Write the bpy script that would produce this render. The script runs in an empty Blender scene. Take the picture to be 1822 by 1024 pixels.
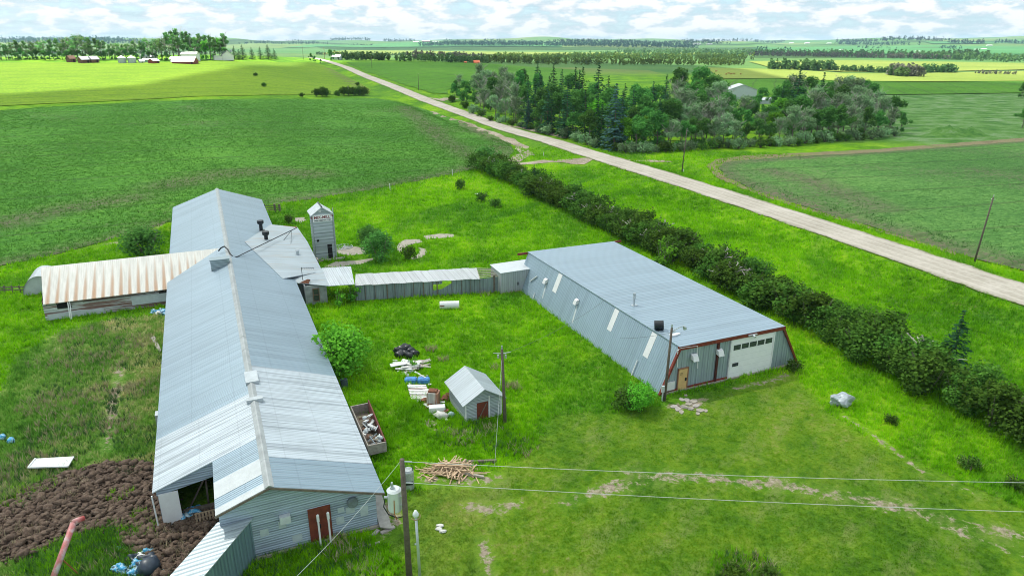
import bpy, bmesh, math, random
import numpy as np
from mathutils import Vector, Matrix
from mathutils.geometry import tessellate_polygon
R = math.radians
SC = bpy.context.scene
COL = SC.collection
# ---------------------------------------------------------------- camera
F, HY, CX, CY, H = 1225.0, 74.0, 911.0, 512.0, 30.0
PIT = math.atan((CY - HY) / F)
cd = bpy.data.cameras.new('camera')
cam = bpy.data.objects.new('camera', cd); COL.objects.link(cam)
cam.location = (0, 0, H); cam.rotation_euler = (math.pi / 2 - PIT, 0, 0)
cd.sensor_width = 36; cd.lens = F / 1822 * 36; cd.clip_start = 0.5; cd.clip_end = 60000
SC.camera = cam
# ---------------------------------------------------------------- sun, sky, exposure
SUN_EL, SUN_AZ = 56.0, -50.0            # azimuth from +Y, clockwise
sv = Vector((math.sin(R(SUN_AZ)) * math.cos(R(SUN_EL)), math.cos(R(SUN_AZ)) * math.cos(R(SUN_EL)), math.sin(R(SUN_EL))))
sl = bpy.data.lights.new('sun', 'SUN'); sl.energy = 4.2; sl.angle = R(0.6); sl.color = (1.0, 0.95, 0.86)
so = bpy.data.objects.new('sun', sl); COL.objects.link(so)
so.rotation_euler = (-sv).to_track_quat('-Z', 'Y').to_euler()
W = bpy.data.worlds.new('World'); SC.world = W; W.use_nodes = True
nt = W.node_tree; N = nt.nodes; L = nt.links; N.clear()
def nd(t, **k):
    n = N.new(t)
    for a, b in k.items(): setattr(n, a, b)
    return n
out = nd('ShaderNodeOutputWorld'); bg = nd('ShaderNodeBackground'); bg.inputs[1].default_value = 0.11
sky = nd('ShaderNodeTexSky'); sky.sky_type = 'NISHITA'; sky.sun_disc = False
sky.sun_elevation = R(SUN_EL); sky.sun_rotation = R(SUN_AZ); sky.altitude = 700; sky.air_density = 1.0; sky.dust_density = 0.6; sky.ozone_density = 1.5
tc = nd('ShaderNodeTexCoord'); sep = nd('ShaderNodeSeparateXYZ'); L.new(tc.outputs['Generated'], sep.inputs[0])
def wm(op, a, b=None, clamp=False):
    m = nd('ShaderNodeMath', operation=op, use_clamp=clamp)
    for i, v in enumerate((a, b)):
        if v is None: continue
        if isinstance(v, (int, float)): m.inputs[i].default_value = v
        else: L.new(v, m.inputs[i])
    return m.outputs[0]
zz = wm('ADD', wm('MAXIMUM', sep.outputs[2], 0.0), 0.035)
cu = wm('DIVIDE', sep.outputs[0], zz); cv = wm('DIVIDE', sep.outputs[1], zz)
# sheared lookup: the cloud bases recede, their tops stand up a little
cmb = nd('ShaderNodeCombineXYZ'); L.new(cu, cmb.inputs[0]); L.new(cv, cmb.inputs[1])
n1 = nd('ShaderNodeTexNoise'); n1.inputs['Scale'].default_value = 0.62; n1.inputs['Detail'].default_value = 9; n1.inputs['Roughness'].default_value = 0.56
L.new(cmb.outputs[0], n1.inputs['Vector'])
sc2 = nd('ShaderNodeVectorMath', operation='MULTIPLY'); sc2.inputs[1].default_value = (24, 24, 72); L.new(tc.outputs['Generated'], sc2.inputs[0])
n2 = nd('ShaderNodeTexNoise'); n2.inputs['Scale'].default_value = 1.0; n2.inputs['Detail'].default_value = 8; n2.inputs['Roughness'].default_value = 0.58; n2.inputs['Distortion'].default_value = 0.15
L.new(sc2.outputs[0], n2.inputs['Vector'])
mixn = wm('ADD', wm('MULTIPLY', n1.outputs[0], 0.25), wm('MULTIPLY', n2.outputs[0], 0.75))
cr = nd('ShaderNodeValToRGB'); L.new(mixn, cr.inputs[0])
e = cr.color_ramp.elements; e[0].position = 0.37; e[0].color = (0, 0, 0, 1); e[1].position = 0.50; e[1].color = (1, 1, 1, 1)
shade = nd('ShaderNodeValToRGB'); L.new(n2.outputs[0], shade.inputs[0])
e = shade.color_ramp.elements; e[0].position = 0.36; e[0].color = (2.25, 2.9, 3.3, 1); e[1].position = 0.55; e[1].color = (4.5, 4.65, 4.7, 1); q_ = cr2 = shade.color_ramp.elements.new(.45); q_.color = (3.1, 3.6, 3.95, 1)
blue = nd('ShaderNodeMix', data_type='RGBA'); blue.inputs[0].default_value = 0.75; L.new(sky.outputs[0], blue.inputs[6]); blue.inputs[7].default_value = (1.9, 3.0, 3.75, 1)
mx = nd('ShaderNodeMix', data_type='RGBA'); L.new(cr.outputs[0], mx.inputs[0]); L.new(blue.outputs[2], mx.inputs[6]); L.new(shade.outputs[0], mx.inputs[7])
L.new(mx.outputs[2], bg.inputs[0]); L.new(bg.outputs[0], out.inputs[0])
SC.view_settings.view_transform = 'Standard'; SC.view_settings.look = 'None'; SC.view_settings.gamma = 1.0
SC.view_settings.exposure = 1.12
cy = SC.cycles
cy.max_bounces = 5; cy.diffuse_bounces = 2; cy.glossy_bounces = 2; cy.transmission_bounces = 2; cy.transparent_max_bounces = 8; cy.volume_bounces = 0
cy.caustics_reflective = False; cy.caustics_refractive = False
try:
    cy.use_denoising = True; cy.pixel_filter_type = 'BLACKMAN_HARRIS'; cy.filter_width = 1.0
except Exception: pass
# ---------------------------------------------------------------- picture ray -> place on the land
def ray(px, py):
    a = px - CX; b = CY - py
    return np.array([a, F * math.cos(PIT) + b * math.sin(PIT), -F * math.sin(PIT) + b * math.cos(PIT)])
def at(px, py, z=0.0):
    d = ray(px, py); t = (z - H) / d[2]
    return Vector((d[0] * t, d[1] * t, z))
def sstep(a, b, x):
    t = np.clip((x - a) / (b - a), 0, 1); return t * t * (3 - 2 * t)
def T0(x, y):
    x = np.asarray(x, float); y = np.asarray(y, float)
    r = np.hypot(x, y) + 1e-6; az = np.degrees(np.arctan2(x, y))
    GA = lambda a: np.interp(a, [-100, -60, -35, -22, -14.5, -7, -2, 4], [0, .04, .06, .06, .027, .024, .012, 0])
    g = (GA(az - 3) + GA(az - 1.5) + GA(az) + GA(az + 1.5) + GA(az + 3)) / 5
    rc = (np.interp(az - 2, [-35, -22, -14.5, -3], [520, 520, 660, 820]) + np.interp(az + 2, [-35, -22, -14.5, -3], [520, 520, 660, 820])) / 2
    s = 14 * np.logaddexp(0, (r - 165) / 14)
    top = rc - 165
    s = top - 40 * np.logaddexp(0, (top - s) / 40)
    s = np.maximum(s, 0) if np.ndim(s) else max(float(s), 0)
    z = g * s * (1 - sstep(rc + 30, rc + 560, r))
    n = 0.5 + 0.22 * np.sin(az * .21 + 1.0) + 0.16 * np.sin(az * .53 + r / 900.) + 0.10 * np.sin(az * 1.3 + 2 + r / 700.)
    z = z + (12 + 60 * n) * sstep(2300, 6800, r) + 3.0 * np.sin(x / 310. + 1) * np.sin(y / 420.) * sstep(700, 1600, r)
    return z
def march(px, py, TF):
    d = ray(px, py); d = d / np.hypot(d[0], d[1])
    t = np.geomspace(15, 9500, 2600)
    zz_ = H + d[2] * t; g = TF(d[0] * t, d[1] * t)
    i = np.argmax(zz_ < g)
    if not (zz_ < g).any(): i = len(t) - 1
    lo, hi = t[max(i - 1, 0)], t[i]
    for _ in range(24):
        m = (lo + hi) / 2
        if H + d[2] * m < float(TF(d[0] * m, d[1] * m)): hi = m
        else: lo = m
    return Vector((d[0] * hi, d[1] * hi, float(TF(d[0] * hi, d[1] * hi))))
ROADPX = [(566, 105.5), (590, 112), (617, 121), (650, 136), (700, 155), (760, 180), (840, 209), (900, 231), (980, 253), (1060, 279), (1200, 322), (1400, 387), (1600, 454), (1822, 529)]
RP = [march(a, b, T0) for a, b in ROADPX]
RP.append(RP[-1] + (RP[-1] - RP[-3]) * 2.5)
d0 = (RP[0] - RP[2]).normalized(); RP.insert(0, RP[0] + d0 * 220)
RPA = np.array([[p.x, p.y] for p in RP])
def pdist(x, y, P):
    x = np.asarray(x, float); y = np.asarray(y, float); best = np.full(np.shape(x), 1e9)
    for a, b in zip(P[:-1], P[1:]):
        dx, dy = b[0] - a[0], b[1] - a[1]; l2 = dx * dx + dy * dy + 1e-9
        t = np.clip(((x - a[0]) * dx + (y - a[1]) * dy) / l2, 0, 1)
        best = np.minimum(best, np.hypot(x - a[0] - t * dx, y - a[1] - t * dy))
    return best
MOUND = march(1700, 240, T0)
def T(x, y):
    z = T0(x, y)
    d = pdist(x, y, RPA)
    z = z + 0.30 * (1 - sstep(4.2, 6.5, d)) - 0.75 * np.exp(-((d - 10.5) / 3.0) ** 2)
    mx_, my_ = np.asarray(x) - MOUND.x, np.asarray(y) - MOUND.y
    m = np.exp(-((mx_ + 4.5) ** 2 / 22 + my_ ** 2 / 16)) * 3.6 + np.exp(-((mx_ - 4.5) ** 2 / 22 + (my_ - 1) ** 2 / 16)) * 3.1
    return z + m * (0.85 + 0.25 * np.sin(mx_ * 1.7) * np.cos(my_ * 1.3))
def gp(px, py): return march(px, py, T)
def tz(x, y): return float(T(x, y))
# building frame: v across the barn, u along it
TH = R(-23.7)
def vu(v, u, z=0.0):
    return Vector((v * math.cos(TH) + u * math.sin(TH), -v * math.sin(TH) + u * math.cos(TH), z))
def tovu(x, y):
    return x * math.cos(TH) - y * math.sin(TH), x * math.sin(TH) + y * math.cos(TH)
def at_vu(px, py, z=0.0):
    p = at(px, py, z); a, b = tovu(p.x, p.y); return a, b, z
def inpoly(x, y, poly):
    x = np.asarray(x, float); y = np.asarray(y, float); c = np.zeros(np.shape(x), bool); n = len(poly)
    for i in range(n):
        x1, y1 = poly[i][0], poly[i][1]; x2, y2 = poly[i - 1][0], poly[i - 1][1]
        if y1 == y2: continue
        c ^= ((y1 > y) != (y2 > y)) & (x < (x2 - x1) * (y - y1) / (y2 - y1) + x1)
    return c
# ---------------------------------------------------------------- tagging and mesh helpers
def tag(o, label=None, cat=None, group=None, kind=None):
    if label: o['label'] = label
    if cat: o['category'] = cat
    if group: o['group'] = group
    if kind: o['kind'] = kind
    return o
def empty(name, loc, rz=0.0):
    o = bpy.data.objects.new(name, None); COL.objects.link(o); o.empty_display_size = 0.5
    o.location = loc; o.rotation_euler = (0, 0, rz); return o
class MB:
    def __init__(s): s.v = []; s.f = []; s.m = []; s.k = 0
    def poly(s, pts, k=None):
        i = len(s.v); s.v += [tuple(p) for p in pts]; s.f.append(tuple(range(i, i + len(pts)))); s.m.append(s.k if k is None else k)
    def box(s, x0, x1, y0, y1, z0, z1, k=None):
        s.hexa([(x0, y0, z0), (x1, y0, z0), (x1, y1, z0), (x0, y1, z0)], [(x0, y0, z1), (x1, y0, z1), (x1, y1, z1), (x0, y1, z1)], k)
    def hexa(s, b, t, k=None):
        i = len(s.v); n = len(b); s.v += [tuple(p) for p in b] + [tuple(p) for p in t]; k = s.k if k is None else k
        s.f.append(tuple(range(i + n - 1, i - 1, -1))); s.m.append(k)
        s.f.append(tuple(range(i + n, i + 2 * n))); s.m.append(k)
        for j in range(n):
            q = (j + 1) % n; s.f.append((i + j, i + q, i + n + q, i + n + j)); s.m.append(k)
    def slab(s, pts, th, k=None):          # polygon given thickness downwards
        s.hexa([(p[0], p[1], p[2] - th) for p in pts], pts, k)
    def bar(s, a, b, w=0.05, h=None, k=None):
        a = Vector(a); b = Vector(b); h = h or w; d = (b - a)
        if d.length < 1e-6: return
        d.normalize(); up = Vector((0, 0, 1)) if abs(d.z) < 0.95 else Vector((1, 0, 0))
        sx = d.cross(up).normalized() * w / 2; sy = sx.cross(d).normalized() * h / 2
        q = [-sx - sy, sx - sy, sx + sy, -sx + sy]
        s.hexa([a + c for c in q], [b + c for c in q], k)
    def tube(s, pts, rad, n=8, k=None, cap=True):
        k = s.k if k is None else k
        pts = [Vector(p) for p in pts]; m = len(pts)
        rad = rad if isinstance(rad, (list, tuple)) else [rad] * m
        i0 = len(s.v); ux = None
        for j, p in enumerate(pts):
            d = (pts[min(j + 1, m - 1)] - pts[max(j - 1, 0)]).normalized()
            if ux is None: ux = d.orthogonal().normalized()
            ux = (ux - d * ux.dot(d)).normalized(); uy = d.cross(ux)
            for a in range(n):
                t = 2 * math.pi * a / n; s.v.append(tuple(p + (ux * math.cos(t) + uy * math.sin(t)) * rad[j]))
        for j in range(m - 1):
            for a in range(n):
                b = (a + 1) % n; s.f.append((i0 + j * n + a, i0 + j * n + b, i0 + (j + 1) * n + b, i0 + (j + 1) * n + a)); s.m.append(k)
        if cap:
            s.f.append(tuple(i0 + a for a in range(n - 1, -1, -1))); s.m.append(k)
            s.f.append(tuple(i0 + (m - 1) * n + a for a in range(n))); s.m.append(k)
    def lump(s, c, r, seed=0, k=None, sub=2, rough=0.18):
        bm = bmesh.new(); bmesh.ops.create_icosphere(bm, subdivisions=sub, radius=1.0)
        rnd = random.Random(seed); ph = [rnd.uniform(0, 6) for _ in range(6)]
        i = len(s.v); k = s.k if k is None else k
        for v in bm.verts:
            q = v.co; w = 1 + rough * (math.sin(q.x * 3 + ph[0]) * math.cos(q.y * 3.4 + ph[1]) + 0.6 * math.sin(q.z * 5 + ph[2] + q.x * 4) + 0.35 * math.sin(q.y * 9 + ph[3]))
            s.v.append((c[0] + q.x * r[0] * w, c[1] + q.y * r[1] * w, c[2] + q.z * r[2] * w))
        for f in bm.faces: s.f.append(tuple(i + v.index for v in f.verts)); s.m.append(k)
        bm.free()
    def build(s, name, mats, parent=None, loc=(0, 0, 0), rz=0.0, smooth=False, bevel=0):
        me = bpy.data.meshes.new(name); me.from_pydata(s.v, [], s.f)
        mats = mats if isinstance(mats, (list, tuple)) else [mats]
        for m in mats: me.materials.append(m)
        if len(mats) > 1: me.polygons.foreach_set('material_index', s.m)
        if smooth: me.polygons.foreach_set('use_smooth', [True] * len(s.f))
        me.update()
        o = bpy.data.objects.new(name, me); COL.objects.link(o); o.parent = parent; o.location = loc; o.rotation_euler = (0, 0, rz)
        if bevel:
            b = o.modifiers.new('bevel', 'BEVEL'); b.width = bevel; b.segments = 1; b.limit_method = 'ANGLE'
        return o
def npmesh(name, V, Q, mats, parent=None, loc=(0, 0, 0), n=4, midx=None, smooth=False):
    me = bpy.data.meshes.new(name); V = np.ascontiguousarray(V, np.float32); Q = np.ascontiguousarray(Q, np.int32)
    me.vertices.add(len(V)); me.vertices.foreach_set('co', V.ravel())
    me.loops.add(Q.size); me.loops.foreach_set('vertex_index', Q.ravel())
    me.polygons.add(len(Q)); me.polygons.foreach_set('loop_start', np.arange(0, Q.size, n, dtype=np.int32)); me.polygons.foreach_set('loop_total', np.full(len(Q), n, np.int32))
    for m in (mats if isinstance(mats, (list, tuple)) else [mats]): me.materials.append(m)
    if midx is not None: me.polygons.foreach_set('material_index', midx)
    if smooth: me.polygons.foreach_set('use_smooth', np.ones(len(Q), bool))
    me.update(calc_edges=True); me.validate()
    o = bpy.data.objects.new(name, me); COL.objects.link(o); o.parent = parent; o.location = loc
    return o
# ---------------------------------------------------------------- materials
class NT:
    def __init__(s, name):
        s.m = bpy.data.materials.new(name); s.m.use_nodes = True; s.t = s.m.node_tree; s.t.nodes.clear()
        s.o = s.t.nodes.new('ShaderNodeOutputMaterial'); s.b = s.t.nodes.new('ShaderNodeBsdfPrincipled'); s.t.links.new(s.b.outputs[0], s.o.inputs[0])
    def n(s, t, **k):
        x = s.t.nodes.new(t)
        for a, b in k.items(): setattr(x, a, b)
        return x
    def l(s, a, b): s.t.links.new(a, b)
    def put(s, sock, v):
        if isinstance(v, (int, float)): sock.default_value = v
        elif isinstance(v, tuple): sock.default_value = (*v, 1) if len(v) == 3 and len(sock.default_value) == 4 else v
        else: s.l(v, sock)
    def pos(s): return s.n('ShaderNodeNewGeometry').outputs['Position']
    def obj(s): return s.n('ShaderNodeTexCoord').outputs['Object']
    def scale(s, vec, sc):
        m = s.n('ShaderNodeVectorMath', operation='MULTIPLY'); s.l(vec, m.inputs[0]); m.inputs[1].default_value = sc; return m.outputs[0]
    def rot(s, vec, a):
        m = s.n('ShaderNodeVectorRotate', rotation_type='Z_AXIS'); s.l(vec, m.inputs['Vector']); m.inputs['Angle'].default_value = a; return m.outputs[0]
    def noise(s, vec, sc, det=4, ro=0.55, dist=0.0):
        x = s.n('ShaderNodeTexNoise'); x.inputs['Scale'].default_value = sc; x.inputs['Detail'].default_value = det; x.inputs['Roughness'].default_value = ro; x.inputs['Distortion'].default_value = dist
        s.l(vec, x.inputs['Vector']); return x.outputs[0]
    def math(s, op, a, b=0.0, clamp=False):
        x = s.n('ShaderNodeMath', operation=op, use_clamp=clamp); s.put(x.inputs[0], a); s.put(x.inputs[1], b); return x.outputs[0]
    def ramp(s, fac, stops):
        x = s.n('ShaderNodeValToRGB'); s.l(fac, x.inputs[0]); el = x.color_ramp.elements
        while len(el) < len(stops): el.new(0.5)
        for e_, (p, c) in zip(el, stops): e_.position = p; e_.color = (*c, 1) if isinstance(c, tuple) else (c, c, c, 1)
        return x.outputs[0]
    def mix(s, f, a, b, mode='MIX'):
        x = s.n('ShaderNodeMix', data_type='RGBA', blend_type=mode); s.put(x.inputs[0], f); s.put(x.inputs[6], a); s.put(x.inputs[7], b); return x.outputs[2]
    def bump(s, h, st, d):
        x = s.n('ShaderNodeBump'); x.inputs['Strength'].default_value = st; x.inputs['Distance'].default_value = d; s.l(h, x.inputs['Height']); s.l(x.outputs[0], s.b.inputs['Normal'])
    def set(s, col=None, rough=None, metal=None, spec=None):
        if col is not None: s.put(s.b.inputs['Base Color'], col)
        if rough is not None: s.put(s.b.inputs['Roughness'], rough)
        if metal is not None: s.put(s.b.inputs['Metallic'], metal)
        if spec is not None: s.b.inputs['Specular IOR Level'].default_value = spec
        return s.m
def flat(name, col, rough=0.6, metal=0.0, var=0.25, sc=2.0):
    t = NT(name); n = t.noise(t.obj(), sc, 5, .6)
    a = tuple(c * (1 - var) for c in col); b = tuple(min(1, c * (1 + var * .7)) for c in col)
    return t.set(t.ramp(n, [(.3, a), (.7, b)]), rough, metal)
def metal_sheet(name, col, axis=1, period=0.9, dark=0.75, metal=0.35, rough=0.42, streak=None, streak_axis=None, cross=0.0, var=0.14, rib=0.3, rust=0.0, rustc=(.28, .10, .035), groove=.12):
    """ribbed steel: seams every `period` metres along `axis`, ribs between, weather streaks running with the ribs"""
    t = NT(name); o = t.obj(); sp = t.n('ShaderNodeSeparateXYZ'); t.l(o, sp.inputs[0]); c = sp.outputs[axis]
    ph = t.math('FRACT', t.math('DIVIDE', c, period)); seam = t.math('GREATER_THAN', ph, 0.93)
    rp = t.math('SINE', t.math('MULTIPLY', c, 2 * math.pi / rib))
    st = [1.0, 1.0, 1.0]; st[axis] = 6.0
    for q in range(3):
        if q != axis: st[q] = 0.35
    sn = t.noise(t.scale(o, tuple(st)), 1.0, 4, .6)
    big = t.noise(o, 0.22, 4, .6)
    cell = t.n('ShaderNodeTexWhiteNoise', noise_dimensions='1D'); t.l(t.math('FLOOR', t.math('DIVIDE', c, period)), cell.inputs['W'])
    v = t.math('ADD', t.math('MULTIPLY', sn, 0.5), t.math('MULTIPLY', big, 0.5))
    lo = tuple(x * (1 - var) for x in col); hi = tuple(min(1, x * (1 + var)) for x in col)
    cc = t.ramp(v, [(.36, lo), (.62, hi)])
    cc = t.mix(t.math('MULTIPLY', t.math('SUBTRACT', cell.outputs[0], .5), .22), cc, (0.02, 0.02, 0.02)) if dark < 1 else cc
    cc = t.mix(t.math('MULTIPLY', seam, 1 - dark), cc, (0.03, 0.04, 0.05))
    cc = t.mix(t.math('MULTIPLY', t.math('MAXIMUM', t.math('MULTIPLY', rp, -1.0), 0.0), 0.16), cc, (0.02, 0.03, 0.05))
    st2 = [.12, .12, .12]; st2[axis] = 4.2
    gn = t.noise(t.scale(o, tuple(st2)), 1.0, 2, .5)
    cc = t.mix(t.math('MULTIPLY', t.ramp(gn, [(.40, 1.0), (.50, 0.0)]), groove), cc, (0.04, 0.06, 0.08))
    if cross:   # lapped joints of the sheets across the ribs
        oc = sp.outputs[0 if axis == 1 else 2] if axis != 0 else sp.outputs[2]
        f2 = t.math('FRACT', t.math('DIVIDE', t.math('ADD', oc, 0.6), cross)); cc = t.mix(t.math('MULTIPLY', t.math('GREATER_THAN', f2, 0.97), .10), cc, (0.03, 0.04, 0.05))
    if rust:
        rs = t.noise(t.scale(o, tuple(3.2 if q == axis else .18 for q in range(3))), 1.0, 5, .65)
        rm = t.ramp(rs, [(0.56 - rust * .2, 0.0), (0.66 - rust * .2, 1.0)])
        cc = t.mix(t.math('MULTIPLY', rm, .85), cc, rustc)
    t.bump(rp, 0.5, 0.02)
    return t.set(cc, rough, metal)
def leafmat(name, c1, c2, sc=0.7, c3=None):
    t = NT(name); oi = t.n('ShaderNodeObjectInfo')
    vec = t.n('ShaderNodeVectorMath', operation='ADD'); t.l(t.obj(), vec.inputs[0]); t.l(oi.outputs['Location'], vec.inputs[1])
    n = t.noise(vec.outputs[0], sc, 3, .6); n2 = t.noise(vec.outputs[0], sc * 5, 2, .6)
    f = t.math('ADD', t.math('MULTIPLY', n, .6), t.math('MULTIPLY', n2, .4))
    cc = t.ramp(f, [(.34, c1), (.52, tuple((a + b) / 2 for a, b in zip(c1, c2))), (.66, c2)] + ([(.8, c3)] if c3 else []))
    hs = t.n('ShaderNodeHueSaturation'); t.l(cc, hs.inputs['Color']); t.put(hs.inputs['Value'], t.math('ADD', t.math('MULTIPLY', oi.outputs['Random'], .7), .7))
    t.put(hs.inputs['Hue'], t.math('ADD', t.math('MULTIPLY', oi.outputs['Random'], .03), .485))
    d = t.n('ShaderNodeBsdfDiffuse'); tr = t.n('ShaderNodeBsdfTranslucent'); mx_ = t.n('ShaderNodeMixShader'); mx_.inputs[0].default_value = .28
    t.l(hs.outputs[0], d.inputs[0]); t.l(hs.outputs[0], tr.inputs[0]); t.l(d.outputs[0], mx_.inputs[1]); t.l(tr.outputs[0], mx_.inputs[2]); t.l(mx_.outputs[0], t.o.inputs[0])
    t.t.nodes.remove(t.b); return t.m
# ================================================================ THE LAND
MOWPX = [(700, 1060), (688, 900), (760, 868), (860, 858), (950, 800), (985, 740), (1100, 735), (1180, 722), (1290, 690), (1410, 664), (1475, 735), (1560, 790), (1680, 845), (1822, 905), (1900, 960), (1900, 1060)]
WEEDPX = [(30, 640), (110, 590), (200, 570), (297, 560), (285, 700), (275, 850), (330, 930), (400, 930), (330, 1060), (-60, 1060), (-60, 830)]
MOW = [tuple(at(*p)[:2]) for p in MOWPX]; WEED = [tuple(at(*p)[:2]) for p in WEEDPX]
PITPX = [(-60, 930), (0, 905), (60, 868), (110, 848), (190, 826), (272, 826), (300, 880), (330, 925), (395, 900), (400, 945), (330, 1000), (290, 1040), (235, 985), (205, 940), (120, 955), (70, 985), (0, 1005), (-60, 1020)]
PITP = [tuple(at(*p)[:2]) for p in PITPX]
DIRT = [([(1000, 895), (1080, 868), (1180, 850), (1260, 845), (1320, 858), (1400, 868)], .8), ([(1120, 838), (1160, 845), (1200, 842)], .8), ([(1370, 856), (1450, 872), (1530, 886), (1600, 900), (1680, 920), (1750, 940), (1822, 955), (1900, 975)], 1.0),
        ([(1560, 888), (1640, 915), (1720, 950), (1822, 985)], .6), ([(840, 900), (880, 905), (915, 898)], .8), ([(1195, 720), (1230, 722), (1255, 705)], .8), ([(1300, 692), (1350, 682), (1400, 668)], .5),
        ([(215, 655), (205, 700), (195, 760), (190, 800)], .55), ([(745, 852), (830, 856), (880, 850)], .9), ([(690, 900), (705, 930), (685, 950)], 1.0), ([(860, 960), (870, 1024)], .6),
        ([(300, 392), (270, 410), (225, 428), (165, 440)], 1.0), ([(760, 750), (800, 765), (830, 770)], .9), ([(1500, 738), (1550, 770), (1640, 838), (1740, 880)], .35), ([(1640, 226), (1665, 230)], 1.5)]
DW = [(np.array([at(a, b)[:2] if b > 300 else march(a, b, T0)[:2] for a, b in P]), w) for P, w in DIRT]
azs = np.concatenate([np.arange(-180, -50, 5.0), np.arange(-50, 50, 0.26), np.arange(50, 180.1, 5.0)])
rs = [0.5, 8, 16, 24]
while rs[-1] < 9000: rs.append(rs[-1] * (1.0125 if rs[-1] < 600 else 1.03))
rs = np.array(rs); A_, R_ = np.meshgrid(np.radians(azs), rs, indexing='ij')
X = R_ * np.sin(A_); Y = R_ * np.cos(A_); Z = T(X, Y)
na, nr = len(azs), len(rs); idx = np.arange(na * nr).reshape(na, nr)
Q = np.stack([idx[:-1, :-1], idx[:-1, 1:], idx[1:, 1:], idx[1:, :-1]], -1).reshape(-1, 4)[:, ::-1]
# the ground: grass of several kinds, worn to earth along the tracks
def grass_cols(t):
    p = t.pos()
    big = t.noise(p, 0.045, 5, .6); mid = t.noise(t.scale(p, (1, 1, .3)), 0.35, 5, .62); fine = t.noise(p, 1.9, 4, .7)
    f = t.math('ADD', t.math('ADD', t.math('MULTIPLY', big, .40), t.math('MULTIPLY', mid, .30)), t.math('MULTIPLY', fine, .30))
    meadow = t.ramp(f, [(.39, (.042, .135, .005)), (.46, (.085, .225, .004)), (.53, (.145, .325, .004)), (.62, (.25, .40, .015))])
    mown = t.ramp(f, [(.38, (.038, .110, .007)), (.46, (.080, .185, .009)), (.54, (.135, .240, .014)), (.63, (.25, .265, .07))])
    weed = t.ramp(f, [(.40, (.035, .095, .016)), (.46, (.075, .18, .022)), (.51, (.13, .22, .045)), (.56, (.27, .27, .12)), (.62, (.40, .35, .20))])
    lo = t.noise(t.scale(t.rot(p, .5), (1, .5, 1)), .055, 5, .6, .6)
    meadow = t.mix(t.ramp(lo, [(.40, .6), (.50, 0.0)]), meadow, t.mix(t.ramp(fine, [(.4, 0.0), (.62, 1.0)]), (.028, .115, .010), (.075, .21, .018)))
    meadow = t.mix(t.ramp(t.noise(p, .8, 5, .75), [(.58, 0.0), (.68, .55)]), meadow, (.20, .27, .06))
    mown = t.mix(t.ramp(lo, [(.54, 0.0), (.66, .35)]), mown, (.19, .20, .06))
    return p, big, mid, fine, f, meadow, mown, weed
def ground_material():
    t = NT('grass_ground'); p, big, mid, fine, f, meadow, mown, weed = grass_cols(t)
    at_ = t.n('ShaderNodeAttribute', attribute_name='mask'); s = t.n('ShaderNodeSeparateColor'); t.l(at_.outputs['Color'], s.inputs[0])
    a2 = t.n('ShaderNodeAttribute', attribute_name='mask2'); s2 = t.n('ShaderNodeSeparateColor'); t.l(a2.outputs['Color'], s2.inputs[0])
    wob = t.math('MULTIPLY', t.math('SUBTRACT', mid, .5), 1.4)
    fm = t.math('ADD', s.outputs[0], t.math('MULTIPLY', wob, t.math('MULTIPLY', s.outputs[0], t.math('SUBTRACT', 1.0, s.outputs[0])), ), True)
    c = t.mix(fm, meadow, mown)
    c = t.mix(t.math('ADD', s.outputs[1], t.math('MULTIPLY', wob, t.math('MULTIPLY', s.outputs[1], 1.0)), True), c, weed)
    soil = t.ramp(t.noise(p, 3.0, 5, .7), [(.3, (.13, .105, .075)), (.5, (.30, .25, .19)), (.7, (.45, .40, .33))])
    dm = t.math('MULTIPLY', t.math('SUBTRACT', t.math('ADD', s.outputs[2], t.math('MULTIPLY', t.math('SUBTRACT', t.math('ADD', t.math('MULTIPLY', fine, .55), t.math('MULTIPLY', mid, .45)), .5), 3.6)), .80), 4.0, True)
    c = t.mix(dm, c, soil)
    dn = t.noise(t.scale(t.rot(p, .6), (1, .35, 1)), .55, 6, .7)
    c = t.mix(t.math('MULTIPLY', t.ramp(dn, [(.50, 0.0), (.64, .5)]), s.outputs[0]), c, (.20, .235, .075))
    c = t.mix(t.math('MULTIPLY', t.ramp(dn, [(.34, .6), (.44, 0.0)]), s.outputs[0]), c, (.035, .12, .008))
    # worn patches in the mown yard
    wp = t.math('MULTIPLY', t.ramp(t.math('ADD', t.math('MULTIPLY', big, .4), t.math('MULTIPLY', fine, .6)), [(.58, 0.0), (.66, 1.0)]), t.math('MULTIPLY', s.outputs[0], .45))
    c = t.mix(wp, c, (.23, .20, .13))
    # rough grey-green pasture, hayfields and far land
    pn = t.noise(t.scale(p, (.8, 1.1, 1)), .11, 7, .72)
    past = t.ramp(pn, [(.38, (.035, .12, .02)), (.5, (.09, .21, .04)), (.6, (.17, .26, .13)), (.7, (.09, .24, .02))])
    c = t.mix(s2.outputs[0], c, past)
    fl = t.n('ShaderNodeTexVoronoi', feature='F1'); fl.inputs['Scale'].default_value = .0016; t.l(t.scale(p, (1, .55, 0)), fl.inputs['Vector']); fs = t.n('ShaderNodeSeparateColor'); t.l(fl.outputs['Color'], fs.inputs[0])
    farc = t.ramp(fs.outputs[0], [(.1, (.05, .15, .035)), (.35, (.10, .21, .05)), (.55, (.035, .12, .035)), (.75, (.20, .24, .06)), (.9, (.06, .19, .05))])
    farc = t.mix(.5, farc, t.ramp(t.noise(p, .004, 5, .6), [(.35, (.03, .11, .03)), (.6, (.12, .22, .05))]))
    c = t.mix(s2.outputs[1], c, farc)
    t.bump(t.math('ADD', mid, t.math('MULTIPLY', fine, .8)), .9, .35)
    t.b.inputs['Normal'].is_linked
    return t.set(c, .95, 0, .12)
M = {}
M['ground'] = ground_material()
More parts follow.
